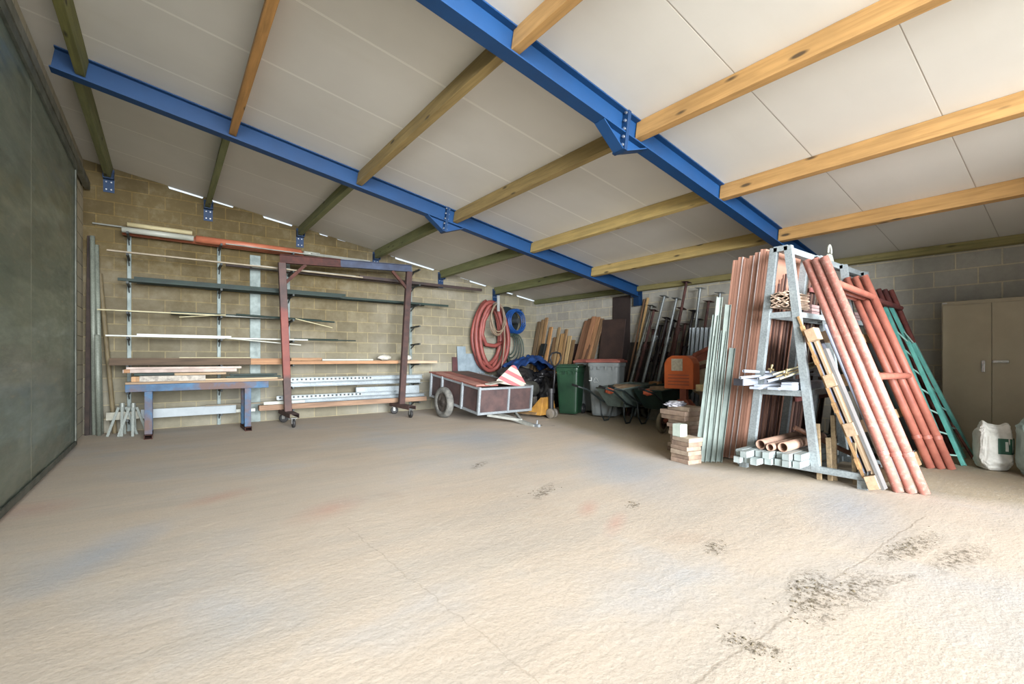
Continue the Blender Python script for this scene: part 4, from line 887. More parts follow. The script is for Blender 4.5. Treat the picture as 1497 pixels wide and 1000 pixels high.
# recycling mark on the front face: small white triangle of three arrows
bin_('wheelie_bin', 'grey wheelie bin with brick red lid, rear one, next to the green bin', (7.02, 6.50, 0), R(-62), paint((128, 134, 132), (108, 114, 114), .5, 0, 3), paint((150, 80, 66), (126, 66, 56), .5), 'brick red lid', .60, .60, .99)
bin_('wheelie_bin', 'dark green wheelie bin beside the pallet truck handle', (6.32, 6.43, 0), R(-62), paint((36, 74, 48), (24, 54, 36), .4, 0, 3), paint((34, 66, 46), (24, 50, 36), .4), 'dark green lid', .46, .50, .90)
wm_ = paint((214, 218, 214), (190, 194, 190), .5)
b = MB(); T3 = [(0, .05), (-.055, -.045), (.055, -.045)]
for i in range(3):
    a_, c_ = Vector((T3[i][0], 0, T3[i][1])), Vector((T3[(i+1) % 3][0], 0, T3[(i+1) % 3][1])); b.bar(a_.lerp(c_, .12), a_.lerp(c_, .88), .004, .012, (0, 1, 0))
for dx, sx in ((-.105, .05), (-.085, .012)): b.box((dx, 0, -.02 if sx > .02 else 0.01), (sx, .004, .01 if sx > .02 else .06))
mk_ = b.build('printed_mark', wm_, gbin); mk_.location = (-.13, -.329, .70); mk_.rotation_euler = (0, 0, 0)

pj = thing('pallet_truck', 'orange pallet truck with black loop handle between the trailer and green bin', 'pallet truck', (5.60, 6.32, 0), R(-78))
# local: handle end at +x, forks run to -x
om = paint((176, 126, 46), (140, 96, 36), .5, 0, 8); bkm = paint((40, 40, 42), (26, 26, 28), .5)
for sy in (-1, 1):
    b = MB(); b.prism([(-.075, 0), (.075, 0), (.075, .02), (.02, .045), (-.02, .045), (-.075, .02)], (-1.1, sy*.2, .07), (-.05, sy*.2, .07)); b.build('fork', paint((150, 118, 74), (110, 84, 54), .7, 0, 8), pj)
    b = MB(); b.tube((-.95, sy*.2-.03, .04), (-.95, sy*.2+.03, .04), .04); b.build('load_roller', bkm, pj)
b = MB(); b.add([(-.30, -.24, .06), (.04, -.24, .06), (.04, -.16, .38), (-.02, -.16, .38), (-.30, .24, .06), (.04, .24, .06), (.04, .16, .38), (-.02, .16, .38)], [(0, 1, 2, 3), (7, 6, 5, 4), (0, 4, 5, 1), (1, 5, 6, 2), (2, 6, 7, 3), (3, 7, 4, 0)]); b.build('carriage', om, pj, bevel=.008)
b = MB(); b.tube((.10, 0, .14), (.10, 0, .52), .05); b.tube((.10, 0, .46), (.10, 0, .54), .07); b.build('hydraulic_pump', bkm, pj)
for sy in (-1, 1):
    b = MB(); b.lathe([(.001, -.03), (.075, -.03), (.09, -.024), (.09, .024), (.075, .03), (.001, .03)], (.12, sy*.05, .09), (0, 1, 0), 20); b.build('steer_wheel', paint((130, 120, 104), (90, 84, 76)), pj)
b = MB(); b.path([(.14, 0, .45), (.17, 0, .7), (.18, 0, .95)], .018); b.build('draw_handle', bkm, pj)
b = MB(); b.path([(.18, 0, .93), (.19, -.10, .99), (.20, -.17, 1.10), (.21, -.13, 1.18), (.21, .0, 1.20), (.21, .13, 1.18), (.20, .17, 1.10), (.19, .10, .99)], .016, 8, True); b.build('handle_loop', bkm, pj)

# ================================================================ WHEELBARROWS, MIXER
def barrow(lab, loc, rz, traym, sand):
    rt = thing('wheelbarrow', lab, 'wheelbarrow', loc, rz)      # wheel towards +x, grips towards -x
    b = MB(); top = [(-.42, -.27), (.50, -.29), (.58, 0), (.50, .29), (-.42, .27)]; bot = [(-.22, -.19), (.22, -.19), (.26, 0), (.22, .19), (-.22, .19)]
    zt3, zb = .58, .27; n = 5
    vs = [(x, y, zt3+(.06 if x > .3 else 0)) for x, y in top]+[(x, y, zb) for x, y in bot]+[(x*.97, y*.97, zt3+(.06 if x > .3 else 0)) for x, y in top]+[(x*.95, y*.95, zb+.012) for x, y in bot]
    fs = [(i, (i+1) % n, n+(i+1) % n, n+i) for i in range(n)]+[(2*n+(i+1) % n, 2*n+i, 3*n+i, 3*n+(i+1) % n) for i in range(n)]+[(i, 2*n+i, 2*n+(i+1) % n, (i+1) % n) for i in range(n)]+[tuple(n+i for i in range(n-1, -1, -1)), tuple(3*n+i for i in range(n))]
    b.add(vs, fs); tr_ = b.build('tray', traym, rt, bevel=.006)
    b = MB(); P = [Vector((x, y, zt3+(.06 if x > .3 else 0)+.006)) for x, y in top]; b.path(P+[P[0]], .012, 6); b.build('rim', traym, tr_)
    for sy in (-1, 1):
        b = MB(); b.path([(.72, sy*.04, .18), (.45, sy*.12, .21), (.0, sy*.21, .26), (-.30, sy*.25, .36), (-.62, sy*.28, .56), (-.92, sy*.29, .64)], .016); b.build('handle_bar', paint((44, 54, 54), (30, 38, 38), .45, .2), rt)
        b = MB(); b.path([(-.04, sy*.21, .27), (-.10, sy*.22, .10), (-.16, sy*.23, .018), (-.26, sy*.23, .018), (-.32, sy*.24, .12), (-.34, sy*.25, .37)], .014); b.build('leg', paint((50, 58, 56), (34, 40, 40), .45, .2), rt)
        b = MB(); b.tube((-.86, sy*.29, .625), (-.98, sy*.29, .658), .02); b.build('grip', paint((26, 26, 26)), rt)
    bt, br_ = MB(), MB(); wheel(bt, br_, (.68, 0, .19), (0, 1, 0), .19, .09, .55); t_ = bt.build('wheel', paint((90, 86, 76), (60, 58, 52), .85), rt); br_.build('rim', paint((150, 148, 138)), t_)
    # load of dried mortar
    o = MB().blob((0, 0, 0), (.42, .25, .075), .25, 2.4, int(loc[1]*10), 4, .8).build('mortar_crust', paint((168, 142, 108), (134, 110, 84), .95, 0, 14, .35, .7, .5), rt); o.location = (.06, 0, .565); o['label'] = 'tan dried mortar caked in the tray'
    b = MB(); b.blob((-.42, -.02, .55), (.045, .09, .05), .3, 3, 5, 3); b.build('hand_guard', paint((226, 104, 62), (190, 84, 52), .6), rt)
    return rt
barrow('grey green wheelbarrow with mortar in the tray, in front of the bins', (6.33, 5.12, 0), R(1), paint((108, 124, 116), (84, 98, 92), .5, .2), 0)
barrow('dark green wheelbarrow full of dried mortar next to the cement mixer', (6.50, 4.47, 0), R(-1), paint((38, 66, 60), (26, 46, 44), .5, .2), 1)
mxr = thing('cement_mixer', 'orange cement mixer with mortar crusted drum beside the wheelbarrows', 'cement mixer', (6.11, 3.77, 0), R(10))
org = paint((232, 108, 44), (206, 92, 38), .45, 0, 3); om2 = paint((176, 92, 66), (144, 74, 56), .6, 0, 7); crust = paint((182, 172, 142), (146, 124, 100), .95, 0, 10, .35, .7, .8)
# local: motor box at -x side, drum at +x; y depth
b = MB(); pf = [(-.21, .66), (.21, .66), (.21, 1.02), (.17, 1.09), (.10, 1.13), (-.10, 1.13), (-.17, 1.09), (-.21, 1.02)]
b.add([(-.36, y, z) for y, z in pf]+[(-.12, y, z) for y, z in pf], [tuple(range(7, -1, -1)), tuple(range(8, 16))]+[(i, (i+1) % 8, 8+(i+1) % 8, 8+i) for i in range(8)]); mb_ = b.build('motor_housing', org, mxr, bevel=.012)
for k in range(4): b = MB(); b.box((-.362, 0, .72+.045*k), (.006, .30, .012)); b.build('vent_rib', om2, mb_)
b = MB(); b.box((-.363, .02, 1.00), (.006, .16, .17)); lb_ = b.build('instruction_plate', paint((214, 208, 186), (180, 172, 150), .6, 0, 30), mb_); lb_['label'] = 'worn white instruction plate'
dax = Vector((.35, .35, .9)).normalized(); dc = Vector((.50, -.12, .86))
b = MB(); b.lathe([(.001, -.36), (.16, -.35), (.29, -.22), (.335, -.06), (.34, .02), (.30, .10), (.20, .26), (.185, .30), (.165, .30), (.18, .24), (.001, -.2)], dc, dax, 30); dm_ = b.build('drum', crust, mxr)
b = MB(); b.lathe([(.338, -.05), (.365, -.05), (.365, .0), (.338, .0)], dc, dax, 36, False); b.build('ring_gear', rust((110, 70, 54), (74, 54, 46)), dm_)
b = MB(); b.lathe([(.30, .09), (.315, .09), (.205, .27), (.19, .31), (.18, .31)], dc, dax, 30); b.build('drum_mouth', om2, dm_)
b = MB(); b.path([(-.10, -.02, .92), (-.02, -.1, 1.14), (.3, -.2, 1.25), (.7, -.16, 1.2), (.90, -.1, .92)], .032, 8); b.build('yoke', om2, mxr)
b = MB(); b.bar((-.16, 0, .70), (-.16, 0, .50), .09, .09, (0, 1, 0)); b.add([(-.22, -.07, .50), (-.10, -.07, .50), (-.10, .07, .50), (-.22, .07, .50), (-.30, -.16, .36), (-.02, -.16, .36), (-.02, .16, .36), (-.30, .16, .36)], [(0, 1, 2, 3), (7, 6, 5, 4), (0, 4, 5, 1), (1, 5, 6, 2), (2, 6, 7, 3), (3, 7, 4, 0)]); b.build('pedestal', om2, mxr)
for p1 in ((-.31, -.24, .17), (-.29, .24, .17), (.62, 0, .02)): b = MB(); b.bar((-.16, p1[1]*.3, .44), p1, .06, .05); b.build('frame_leg', om2, mxr)
b = MB(); b.tube((-.31, -.27, .155), (-.29, .27, .155), .014); b.build('axle', rust(), mxr)
for sy in (-1, 1):
    bt, br_ = MB(), MB(); wheel(bt, br_, (-.31+.01*(sy+1), sy*.27, .155), (0, 1, 0), .155, .06, .62); t_ = bt.build('wheel', paint((150, 138, 112), (108, 98, 80), .85), mxr); br_.build('hub', paint((92, 70, 58)), t_)
b = MB(); b.path([(.25, -.50, .52), (.02, -.50, .80), (.10, -.52, 1.0), (.42, -.54, 1.02), (.52, -.52, .85)], .014, 7); b.build('tilt_handle', rust((70, 56, 52), (44, 36, 34)), mxr)
# ---- stacks of paving slabs
sl_m = [paint((176, 150, 128), (140, 116, 98), .9, 0, 10, .35, .7, .4), paint((166, 140, 116), (126, 104, 88), .9, 0, 8, .35, .7, .4), paint((186, 166, 142), (150, 130, 110), .9, 0, 12, .35, .7, .4)]
rnd = random.Random(5)
c0 = atZ(1002, 679); z = 0; order = ['lowest', 'second', 'third', 'fourth', 'fifth', 'topmost']
for k in range(6):
    t_ = .044; o = MB().box((0, 0, 0), (.19, .24, t_)).build('paving_slab', sl_m[k % 3], bevel=.005); o.location = (c0.x+.11+rnd.uniform(-.012, .012), c0.y+.06+rnd.uniform(-.012, .012), z+t_/2); o.rotation_euler.z = R(-12)+rnd.uniform(-.05, .05); z += t_+.001
    tag(o, '%s rough slab of the low front stack beside the metal strips' % order[k], 'paving slab', 'slabs in the front stack')
o = MB().box((0, 0, 0), (.10, .11, .13)).build('foam_block', paint((192, 206, 190), (170, 184, 170), .8), bevel=.006); o.location = (c0.x+.07, c0.y+.11, z+.065); o.rotation_euler.z = R(-8); tag(o, 'pale green white foam block on the front slab stack', 'foam block')
z = 0; order = ['lowest', 'second', 'third', 'fourth', 'fifth', 'sixth', 'seventh', 'eighth', 'ninth', 'tenth', 'topmost']
for k in range(11):
    t_ = .046; big_ = k in (8, 9); o = MB().box((0, 0, 0), (.24, .34, t_) if not big_ else (.26, .40, .055)).build('paving_slab', sl_m[(k*2) % 3], bevel=.005); 
    if big_: t_ = .055
    o.location = (4.86+rnd.uniform(-.015, .015)-(.02 if big_ else 0), 3.02+rnd.uniform(-.02, .02)+(.07 if big_ else 0), z+t_/2); o.rotation_euler.z = R(-14)+rnd.uniform(-.07, .07); z += t_+.001
    tag(o, '%s slab of the taller rear stack between the mixer and the metal strips' % order[k], 'paving slab', 'slabs in the rear stack')
o = MB().blob((0, 0, 0), (.14, .10, .035), .45, 3, 3, 4, .6).build('crumpled_rag', paint((206, 204, 206), (70, 70, 84), .8, 0, 14), origin=(0, 0, 0)); o.location = (4.78, 3.12, z+.021); tag(o, 'crumpled black and white rag on the rear slab stack', 'rag')
o = MB().box((0, 0, 0), (.18, .14, .08)).build('timber_block', wood((196, 172, 122), 'x'), bevel=.005); o.location = (5.10, 2.93, .742); tag(o, 'pale timber block behind the rear slab stack, near the mixer drum', 'block')
o = MB().box((0, 0, 0), (.10, .10, .70)).build('timber_post', wood((96, 80, 66), 'z'), bevel=.005); o.location = (5.10, 2.93, .351); tag(o, 'dark timber post standing behind the rear slab stack', 'timber')
# ================================================================ STORAGE A-FRAME RACK
ORD = ['first', 'second', 'third', 'fourth', 'fifth', 'sixth', 'seventh', 'eighth', 'ninth', 'tenth', 'eleventh', 'twelfth', 'thirteenth', 'fourteenth', 'fifteenth', 'sixteenth', 'seventeenth', 'eighteenth', 'nineteenth', 'twentieth', 'twenty-first', 'twenty-second']
XF = 4.64; YC = 1.90; RX = [4.64, 5.36, 6.08, 6.80]
gal = galv((158, 168, 170), .5, .35)
rk = thing('a_frame_rack', 'galvanised steel A-frame storage rack holding tubes, boards and panels', 'storage rack', (5.72, YC, 0))
def yleg(side, z): return YC + side*(.30 - (.30-.065)*z/2.10)
for i, X in enumerate(RX):
    for sd in (-1, 1):
        b = MB(); b.prism(C_poly(.055, .065, .006), (X, yleg(sd, .10), .10), (X, yleg(sd, 2.14), 2.14), (0, 1, 0)); b.bar((X+.0, yleg(sd, .1), .1), (X, yleg(sd, 2.14), 2.14), .05, .062, (0, 1, 0)) if i == 0 else None
        b.build('leg', gal, rk, world=True)
    b = MB(); b.box((X, YC-.14, .10), (.05, 1.06, .055)); b.build('base_rail', gal, rk, world=True, bevel=.003)
    for yf, ye in ((YC-.635, YC-.674), (YC+.35, YC+.394)): b = MB(); b.box((X, yf, .036), (.055, .07, .072)); b.box((X, ye, .09), (.07, .008, .13)); b.build('foot', gal, rk, world=True)
    b = MB(); b.box((X, YC, 2.125), (.055, .12, .05)); b.build('apex_plate', gal, rk, world=True)
    for z, o_ in ((1.50, .0), (.77, .0)):
        b = MB(); b.box((X, YC, z), (.045, abs(yleg(1, z)-yleg(-1, z))-.02, .055)); b.build('crossbar', gal, rk, world=True)
for sd in (-1, 1):
    for z in (.10, .77, 1.50): b = MB(); b.box(((RX[0]+RX[-1])/2, yleg(sd, z)+(-sd*.02), z+(.0)), (RX[-1]-RX[0]-.05, .03, .05)); b.build('side_rail', gal, rk, world=True)
b = MB(); b.box(((RX[0]+RX[-1])/2, YC, 2.13), (RX[-1]-RX[0]-.06, .06, .06)); b.build('ridge_beam', gal, rk, world=True, bevel=.003)
xr = 5.85
b = MB(); b.add([(xr-.11, YC-.01, 2.16), (xr+.11, YC-.01, 2.16), (xr+.05, YC-.01, 2.24), (xr-.05, YC-.01, 2.24), (xr-.11, YC+.01, 2.16), (xr+.11, YC+.01, 2.16), (xr+.05, YC+.01, 2.24), (xr-.05, YC+.01, 2.24)], [(0, 1, 2, 3), (7, 6, 5, 4), (0, 4, 5, 1), (1, 5, 6, 2), (2, 6, 7, 3), (3, 7, 4, 0)])
b.path([(xr+.045*math.cos(t), YC, 2.25+.09*math.sin(t)) for t in [math.pi*i/12 for i in range(13)]], .012, 8); b.build('lifting_eye', galv((190, 194, 180), .5, .3), rk, world=True)

# ---- brown ribbed panels standing on the left side of the rack
s = NT('brown_ribbed_panel'); v = s.coords((3, 3, .6)); f = s.noise(v, 2, 5, .6)
bp = s.done(s.vary(s.ramp(f, [(.2, lin((152, 106, 86))), (.8, lin((168, 120, 98)))]), .10), .7)
lip = paint((206, 194, 190), (178, 164, 160), .5)
tz = 2.14
for k in range(7):
    # panel k: thin tall sheet, stacked from the rack outwards (+Y); foot further out than head
    w_ = .0566; off = k*.0572; y0 = 2.36+off; y1 = 2.10+off; zt4 = tz+.012*((k*3) % 4)-.01*k
    xf = 4.84-.002*((k*5) % 3)
    rt = bpy.data.objects.new('ribbed_board', None); COL.objects.link(rt)
    z_ax = (Vector((0, y1, zt4))-Vector((0, y0, .02))).normalized(); x_ax = Vector((1, 0, 0)); y_ax = z_ax.cross(x_ax)
    M = Matrix((x_ax, y_ax, z_ax)).transposed().to_4x4(); M.translation = (xf, y0, .02); rt.matrix_world = M; L = zt4+.03
    tag(rt, 'tall brown ribbed board leaning on the storage rack, %s' % ['closest to the rack legs', 'second from the rack legs', 'third from the rack legs', 'in the middle of the brown stack', 'third from the outer side', 'second from the outer side', 'outermost on the left'][k], 'panel', 'brown ribbed panels on the rack')
    b = MB(); prof = []; n = 8
    # cross-section in x (depth along rack) and y (thickness) with shallow ribs on the edge face
    pl = [(0, -w_/2), (0, -w_/6), (.0015, -w_/6+.002), (.0015, w_/6-.002), (0, w_/6), (0, w_/2-.004), (.9, w_/2-.004), (.9, -w_/2)]
    vs = [(x, y, 0) for x, y in pl]+[(x, y, L) for x, y in pl]; m_ = len(pl)
    b.add(vs, [tuple(range(m_-1, -1, -1)), tuple(range(m_, 2*m_))]+[(i, (i+1) % m_, m_+(i+1) % m_, m_+i) for i in range(m_)]); b.build('sheet', bp, rt)
    if k in (0, 2, 3, 5):
        b = MB(); b.box((-.003, -w_/2+.003, L/2), (.006, .007, L)); o = b.build('edge_strip', lip, rt); o['label'] = 'pale edge strip'
# dark slats leaning behind the panels along the left side of the rack
dk = wood((84, 56, 48), 'x', (50, 36, 34)); dk2 = wood((124, 88, 72), 'x', (84, 60, 52)); rb = paint((160, 92, 86), (126, 74, 70), .6)
for k in range(22):
    X = 5.74+.048*k if k > 2 else 5.6+.05*k; X = 5.80+.045*k
    stick('brown_lath', 'dark brown lath leaning behind the storage rack legs, %s from the viewer' % ORD[k], 'lath', dk if k % 3 else dk2, (X, 2.315+.012*(k % 2), .005), (X, 2.075+.012*(k % 2), 1.98+.04*((k*7) % 3)), .030, .018, (0, 1, 0), 'dark slats behind the rack legs')
for z, lab in ((1.86, 'reddish crossrail behind the rack near its top'), (.62, 'reddish crossrail behind the rack legs at mid height')):
    stick('cross_rail', lab, 'rail', rb, (5.76, 2.278-.118*z, z), (7.0, 2.278-.118*z, z), .02, .05)
for k in range(8):
    X = 4.98+.085*k; stick('brown_lath', 'brown lath standing beside the brown ribbed boards, %s from the front' % ORD[k], 'lath', dk2 if k % 2 else dk, (X, 2.29, .005), (X, 2.062, 1.85+.06*(k % 3)), .025, .016, (0, 1, 0), 'brown slats beside the panel stack')
# pale metal profiles leaning left of the brown panels
pm = [paint((112, 126, 118), (90, 102, 96), .6, .0, 6), paint((134, 146, 138), (110, 122, 114), .6, .0, 6)]
names = ['leftmost, with clips near its foot', 'second from the left', 'in the middle of the bunch', 'fourth, with a narrow flange', 'touching the brown panels']
for k in range(5):
    p0 = atZ(1026+k*7.5, 679+.5*k, 0); Yt = 2.66-.03*k; zt5 = [1.55, 1.74, 1.38, 1.66, 1.2][k]
    p0 = Vector((4.46+.042*k, 2.65-.036*k, .005)); p1 = Vector((4.66+.030*k, 2.56-.030*k, zt5))
    rt = stick('metal_profile', 'pale grey green metal profile leaning beside the brown panels, '+names[k], 'metal profile', pm[k % 2], p0, p1, .055, up=(-1, -.6, 0), group='pale metal profiles', shape='poly', poly=[(-.03, -.014), (.03, -.014), (.03, .014), (.024, .014), (.024, -.008), (-.024, -.008), (-.024, .014), (-.03, .014)])

# ---- stock inside the rack
# curled sheets bundle at the top shelf
cs = paint((196, 172, 148), (150, 126, 106), .7, 0, 8)
rnd = random.Random(9); zsh = 1.56
for k in range(14):
    col_ = k % 2; row = k//2; y0 = YC+.012-.072*col_+.02+rnd.uniform(-.004, .004); z0 = zsh+.016+row*.021
    b = MB(); pts = [(y-.034, .007*math.sin(y*90+k*2)+rnd.uniform(-.002, .002)) for y in [i*.0085 for i in range(9)]]
    n = len(pts); poly = [(y, z) for y, z in pts]+[(y, z+.006) for y, z in reversed(pts)]
    b.prism(poly, (4.585+rnd.uniform(-.03, .03), y0, z0), (5.10, y0, z0)); o = b.build('curled_strip', cs, origin=(4.8, y0, z0)); tag(o, 'beige curled strip on the top rack shelf, %s column, %s from the bottom' % (['left', 'right'][col_], ORD[row]), 'strip', 'curled strips on the top rack shelf')
# white and grey profiles on the middle shelf, sticking out towards the viewer
wp = paint((176, 184, 196), (150, 158, 172), .45, 0, 4); zs = .80
def rod(y0, z0, x0, y1, z1, x1, r, m, lab, name='white_tube', shape='round', cat='tube', w_=None, h_=None, group=None, hollow=None):
    p0 = Vector((x0, y0, z0)); p1 = Vector((x1, y1, z1))
    return stick(name, lab, cat, m, p0, p1, w_ or r, h_, shape=shape, group=group, hollow=hollow)
M2 = [(2.14, .97, 4.40, 1.98, .93, 5.2, 'upper long white tube sticking out of the middle rack shelf'), (2.16, .905, 4.38, 1.90, .95, 5.2, 'second white tube from the top on the middle rack shelf'),
      (2.02, .90, 4.44, 1.80, 1.02, 5.1, 'white tube angled up across the middle rack shelf'), (1.96, .875, 4.48, 1.74, 1.00, 5.1, 'lower angled white tube on the middle rack shelf'), (1.88, .96, 4.60, 1.72, .92, 5.3, 'white tube on the middle shelf right behind the brass fittings')]
for y0, z0, x0, y1, z1, x1, lab in M2: rod(y0, z0, x0, y1, z1, x1, .014, wp, lab, hollow=.011)
o = stick('white_gutter', 'white boxy profile with a dark open end sticking out of the middle shelf', 'profile', wp, (4.40, 2.19, .862), (5.3, 2.02, .845), .09, .06)
e = MB().box((.004, 0, 0), (.014, .097, .067)).build('end_cap', paint((70, 70, 78), (50, 50, 56)), o); e['label'] = 'dark grey end cap'
for k, (y0, x0, w_, h_, zz_, lab) in enumerate([(2.05, 4.42, .09, .022, .80, 'flat white profile lying left on the middle rack shelf'), (2.03, 4.46, .08, .02, .823, 'flat bluish white profile on the left pile of the middle shelf'), (1.90, 4.46, .10, .024, .80, 'flat white profile in the middle of the middle rack shelf'),
                                           (1.80, 4.50, .10, .05, .80, 'broad white profile with slanted end on the middle shelf'), (1.795, 4.49, .09, .018, .852, 'thin white profile on top of the slanted one')]):
    stick('white_profile', lab, 'profile', wp, (x0, y0, zz_+h_/2), (5.33, y0-.01, zz_+h_/2), w_, h_)
brass = paint((150, 132, 92), (116, 100, 66), .5, .5)
for k, (y, z) in enumerate([(1.96, .99), (1.83, .95)]):
    b = MB(); b.tube((0, 0, -.05), (0, 0, .07), .014); b.tube((0, -.04, .0), (0, .04, .0), .018); b.tube((0, 0, .05), (0, 0, .08), .022, 6); o = b.build('brass_valve', brass); o.location = (4.56, y, z-.005); o.rotation_euler = (R(8), R(10), 0); o.scale = (.6, .6, .6)
    tag(o, 'brass valve fitting lying on the tubes, %s' % ('left one' if k == 0 else 'right one'), 'valve')
for k in range(3):
    rod(1.86+.03*k, .90+.02*k, 4.50, 1.70, 1.02+.02*k, 4.9, .008, brass if k % 2 else tan, 'thin yellowish rod leaning among the fittings on the middle shelf, %s' % ['front', 'middle', 'rear'][k], 'thin_rod', cat='rod')
# brown boards deeper in the shelf on the right
shb = wood((104, 88, 82), 'x', (74, 62, 58))
for k in range(4): stick('shelf_board', 'dull brown board on the middle rack shelf, %s of four' % ['lowest', 'second', 'third', 'topmost'][k], 'board', shb, (5.40, 1.80, .812+.025*k), (6.7, 1.80, .812+.025*k), .12, .022)
for k in range(3): stick('shelf_board', 'dusty pinkish board on the top rack shelf, %s of three' % ['lowest', 'middle', 'topmost'][k], 'board', wood((150, 120, 116), 'x', (110, 88, 86)), (5.15, 1.865, 1.546+.034*k), (6.6, 1.865, 1.546+.034*k), .08, .03)
# bottom: square tubes with pale ends, brown cardboard tubes
sq = paint((164, 174, 172), (136, 148, 146), .5, .0, 5)
rnd = random.Random(21)
tubes = [(2.105-.0705*i, z_, x_) for z_, xs__ in ((.157, (4.20, 4.26, 4.22, 4.34, 4.38, 4.36, 4.40)), (.2175, (4.24, 4.18, 4.32, 4.30, 4.42, 4.36, 4.43))) for i, x_ in enumerate(xs__)]
for k, (y, z, x) in enumerate(tubes):
    M = Matrix.Translation((x, y, z+.0)) @ Matrix.Rotation(R(rnd.uniform(-.4, .4)), 4, 'Z') @ Matrix.Rotation(R(rnd.uniform(-1.5, 1.5)), 4, 'X')
    a = .026; b = MB(); L = 1.0
    b.box((L/2, -a, 0), (L, .004, 2*a)); b.box((L/2, a, 0), (L, .004, 2*a)); b.box((L/2, 0, -a), (L, 2*a+.004, .004)); b.box((L/2, 0, a), (L, 2*a+.004, .004))
    b.box((.004, 0, 0), (.006, 2*a, 2*a))
    tag(b.build('square_tube', sq, M=M), 'pale grey square tube in the rack bottom, %s counting from the brown boards' % ORD[k], 'tube', 'square tubes at the rack bottom')
ct = paint((176, 140, 116), (146, 112, 94), .7)
for k, (y, z, x, r, lab) in enumerate([(1.985, .291, 4.40, .045, 'brown cardboard tube with open end, next to the left rack leg'), (1.80, .291, 4.42, .045, 'brown cardboard tube with open end, next to the right rack leg'), (1.893, .281, 4.38, .035, 'smaller brown cardboard tube between the two large ones')]):
    stick('cardboard_tube', lab, 'tube', ct, (x, y, z), (5.33, y, z), r, shape='round', hollow=r*.8)
stick('brown_pipe', 'slim brown pipe sloping down to the right across the rack bottom', 'pipe', paint((150, 106, 82), (120, 84, 66)), (4.72, 1.82, .44), (5.2, 1.30, .10), .022, shape='round')
# dark lengths lying inside further back
for k in range(8): stick('dark_bar', 'dark steel bar lying deep in the rack bottom, %s from the lowest' % ORD[k], 'bar', dpm, (5.46+.03*(k % 3), 1.72+.065*(k % 4), .147+.042*(k//4)), (7.0, 1.72+.065*(k % 4), .147+.042*(k//4)), .045, .036, group='dark bars in the rack bottom')
# wooden stakes standing behind the base rail
for k, (px, zt6, dx, lab) in enumerate([(1198, .50, .05, 'stake beside the right leg of the front rack frame'), (1214, .38, .09, 'short stake second from the rack leg'), (1221, .58, .13, 'tallest stake in the row on the rack base'), (1251, .36, .10, 'stake near the foot of the rack, below the pallet')]):
    p = atX(px, 690, XF+dx); stick('wooden_stake', 'wooden '+lab, 'stake', wood((164, 140, 104), 'z'), (XF+dx, p.y, .0), (XF+dx+.01, p.y+.02, zt6), .035, .03, (1, 0, 0))

# ---- right side of the rack: leaning pallet, boards, red frames
def PL(X, z, out=0): return Vector((X, 1.185+.36*z-out, z))      # plane of things leaning on the right side
nrmr = Vector((0, -1, .36)).normalized()
pal = bpy.data.objects.new('wooden_pallet', None); COL.objects.link(pal)
zax = Vector((0, .36, 1)).normalized(); M = Matrix((Vector((1, 0, 0)), zax.cross(Vector((1, 0, 0))), zax)).transposed().to_4x4(); M.translation = (4.60, 1.19, .015); pal.matrix_world = M
tag(pal, 'long timber pallet leaning upright on the right side of the storage rack', 'pallet')
pw = wood((180, 152, 118), 'z', (150, 122, 92)); pw2 = wood((116, 114, 112), 'z', (94, 92, 90)); pw3 = wood((190, 160, 126), 'x', (160, 130, 98))
# local x along rack, y = +/- normal (y negative towards viewer), z up the lean
LP = 1.46
b = MB(); b.box((.012, .030, LP/2+.10), (.022, .018, LP)); b.build('deck_board', wood((176, 134, 84), 'z'), pal)
for x in (.02, .42, .82): b = MB(); b.box((x, -.075, LP/2-.13), (.085, .022, LP-.25)); b.build('deck_board', pw2, pal)
for x in (.22, .62): b = MB(); b.box((x, .032, LP/2-.05), (.10, .02, LP-.1)); b.build('deck_board', pw, pal)
for z in (.06, .50, .93, 1.36):
    for x in (.03, .42, .82): b = MB(); b.box((x, -.022, z), (.13, .082, .11)); b.build('spacer_block', pw3, pal, bevel=.004)
for z in (.22, .70, 1.14, 1.42): b = MB(); b.box((.012, .030, z), (.05, .024, .09)); b.build('spacer_block', wood((182, 138, 86), 'x'), pal)
gb = [paint((112, 132, 172), (92, 112, 150), .5, 0, 4), paint((126, 134, 148), (104, 112, 128), .6, 0, 4), paint((122, 128, 142), (96, 100, 114), .5, 0, 4), paint((132, 110, 100), (104, 86, 80), .7, 0, 4)]
def leansheet(name, lab, cat, m, X0, X1, z0, z1, out, t_=.018, tiltx=0):
    """sheet in the leaning plane between rack positions X0..X1 and heights z0..z1"""
    zc = z0; p = PL(X0, z0, -out)
    Mx = Matrix((Vector((1, 0, 0)), zax.cross(Vector((1, 0, 0))), zax)).transposed().to_4x4(); Mx.translation = p; Mx = Mx @ Matrix.Rotation(R(tiltx), 4, 'Y')
    b = MB(); L = (z1-z0)/zax.z; b.box(((X1-X0)/2, 0, L/2), (X1-X0, t_, L)); return tag(b.build(name, m, M=Mx, bevel=.003), lab, cat)
leansheet('grey_board', 'grey blue board edge leaning behind the pallet, next to the rack leg', 'board', gb[2], 4.72, 5.1, .02, 1.36, .075)
leansheet('grey_board', 'white grey board leaning in the pallet between its blocks, long narrow', 'board', gb[1], 4.80, 4.90, .05, 1.40, -.085, .016)
leansheet('grey_board', 'blue grey narrow board leaning behind the three front red tubes', 'board', gb[0], 5.06, 5.14, .03, 1.5, -.11, .016)
leansheet('grey_board', 'narrow dark grey board leaning beside the framed dark panel', 'board', gb[2], 5.54, 5.70, .05, 1.30, -.02, .016)
leansheet('brown_board', 'wide dull brown board leaning between the two sets of red tubes', 'board', gb[3], 5.62, 6.00, .06, 1.40, .055, .018)
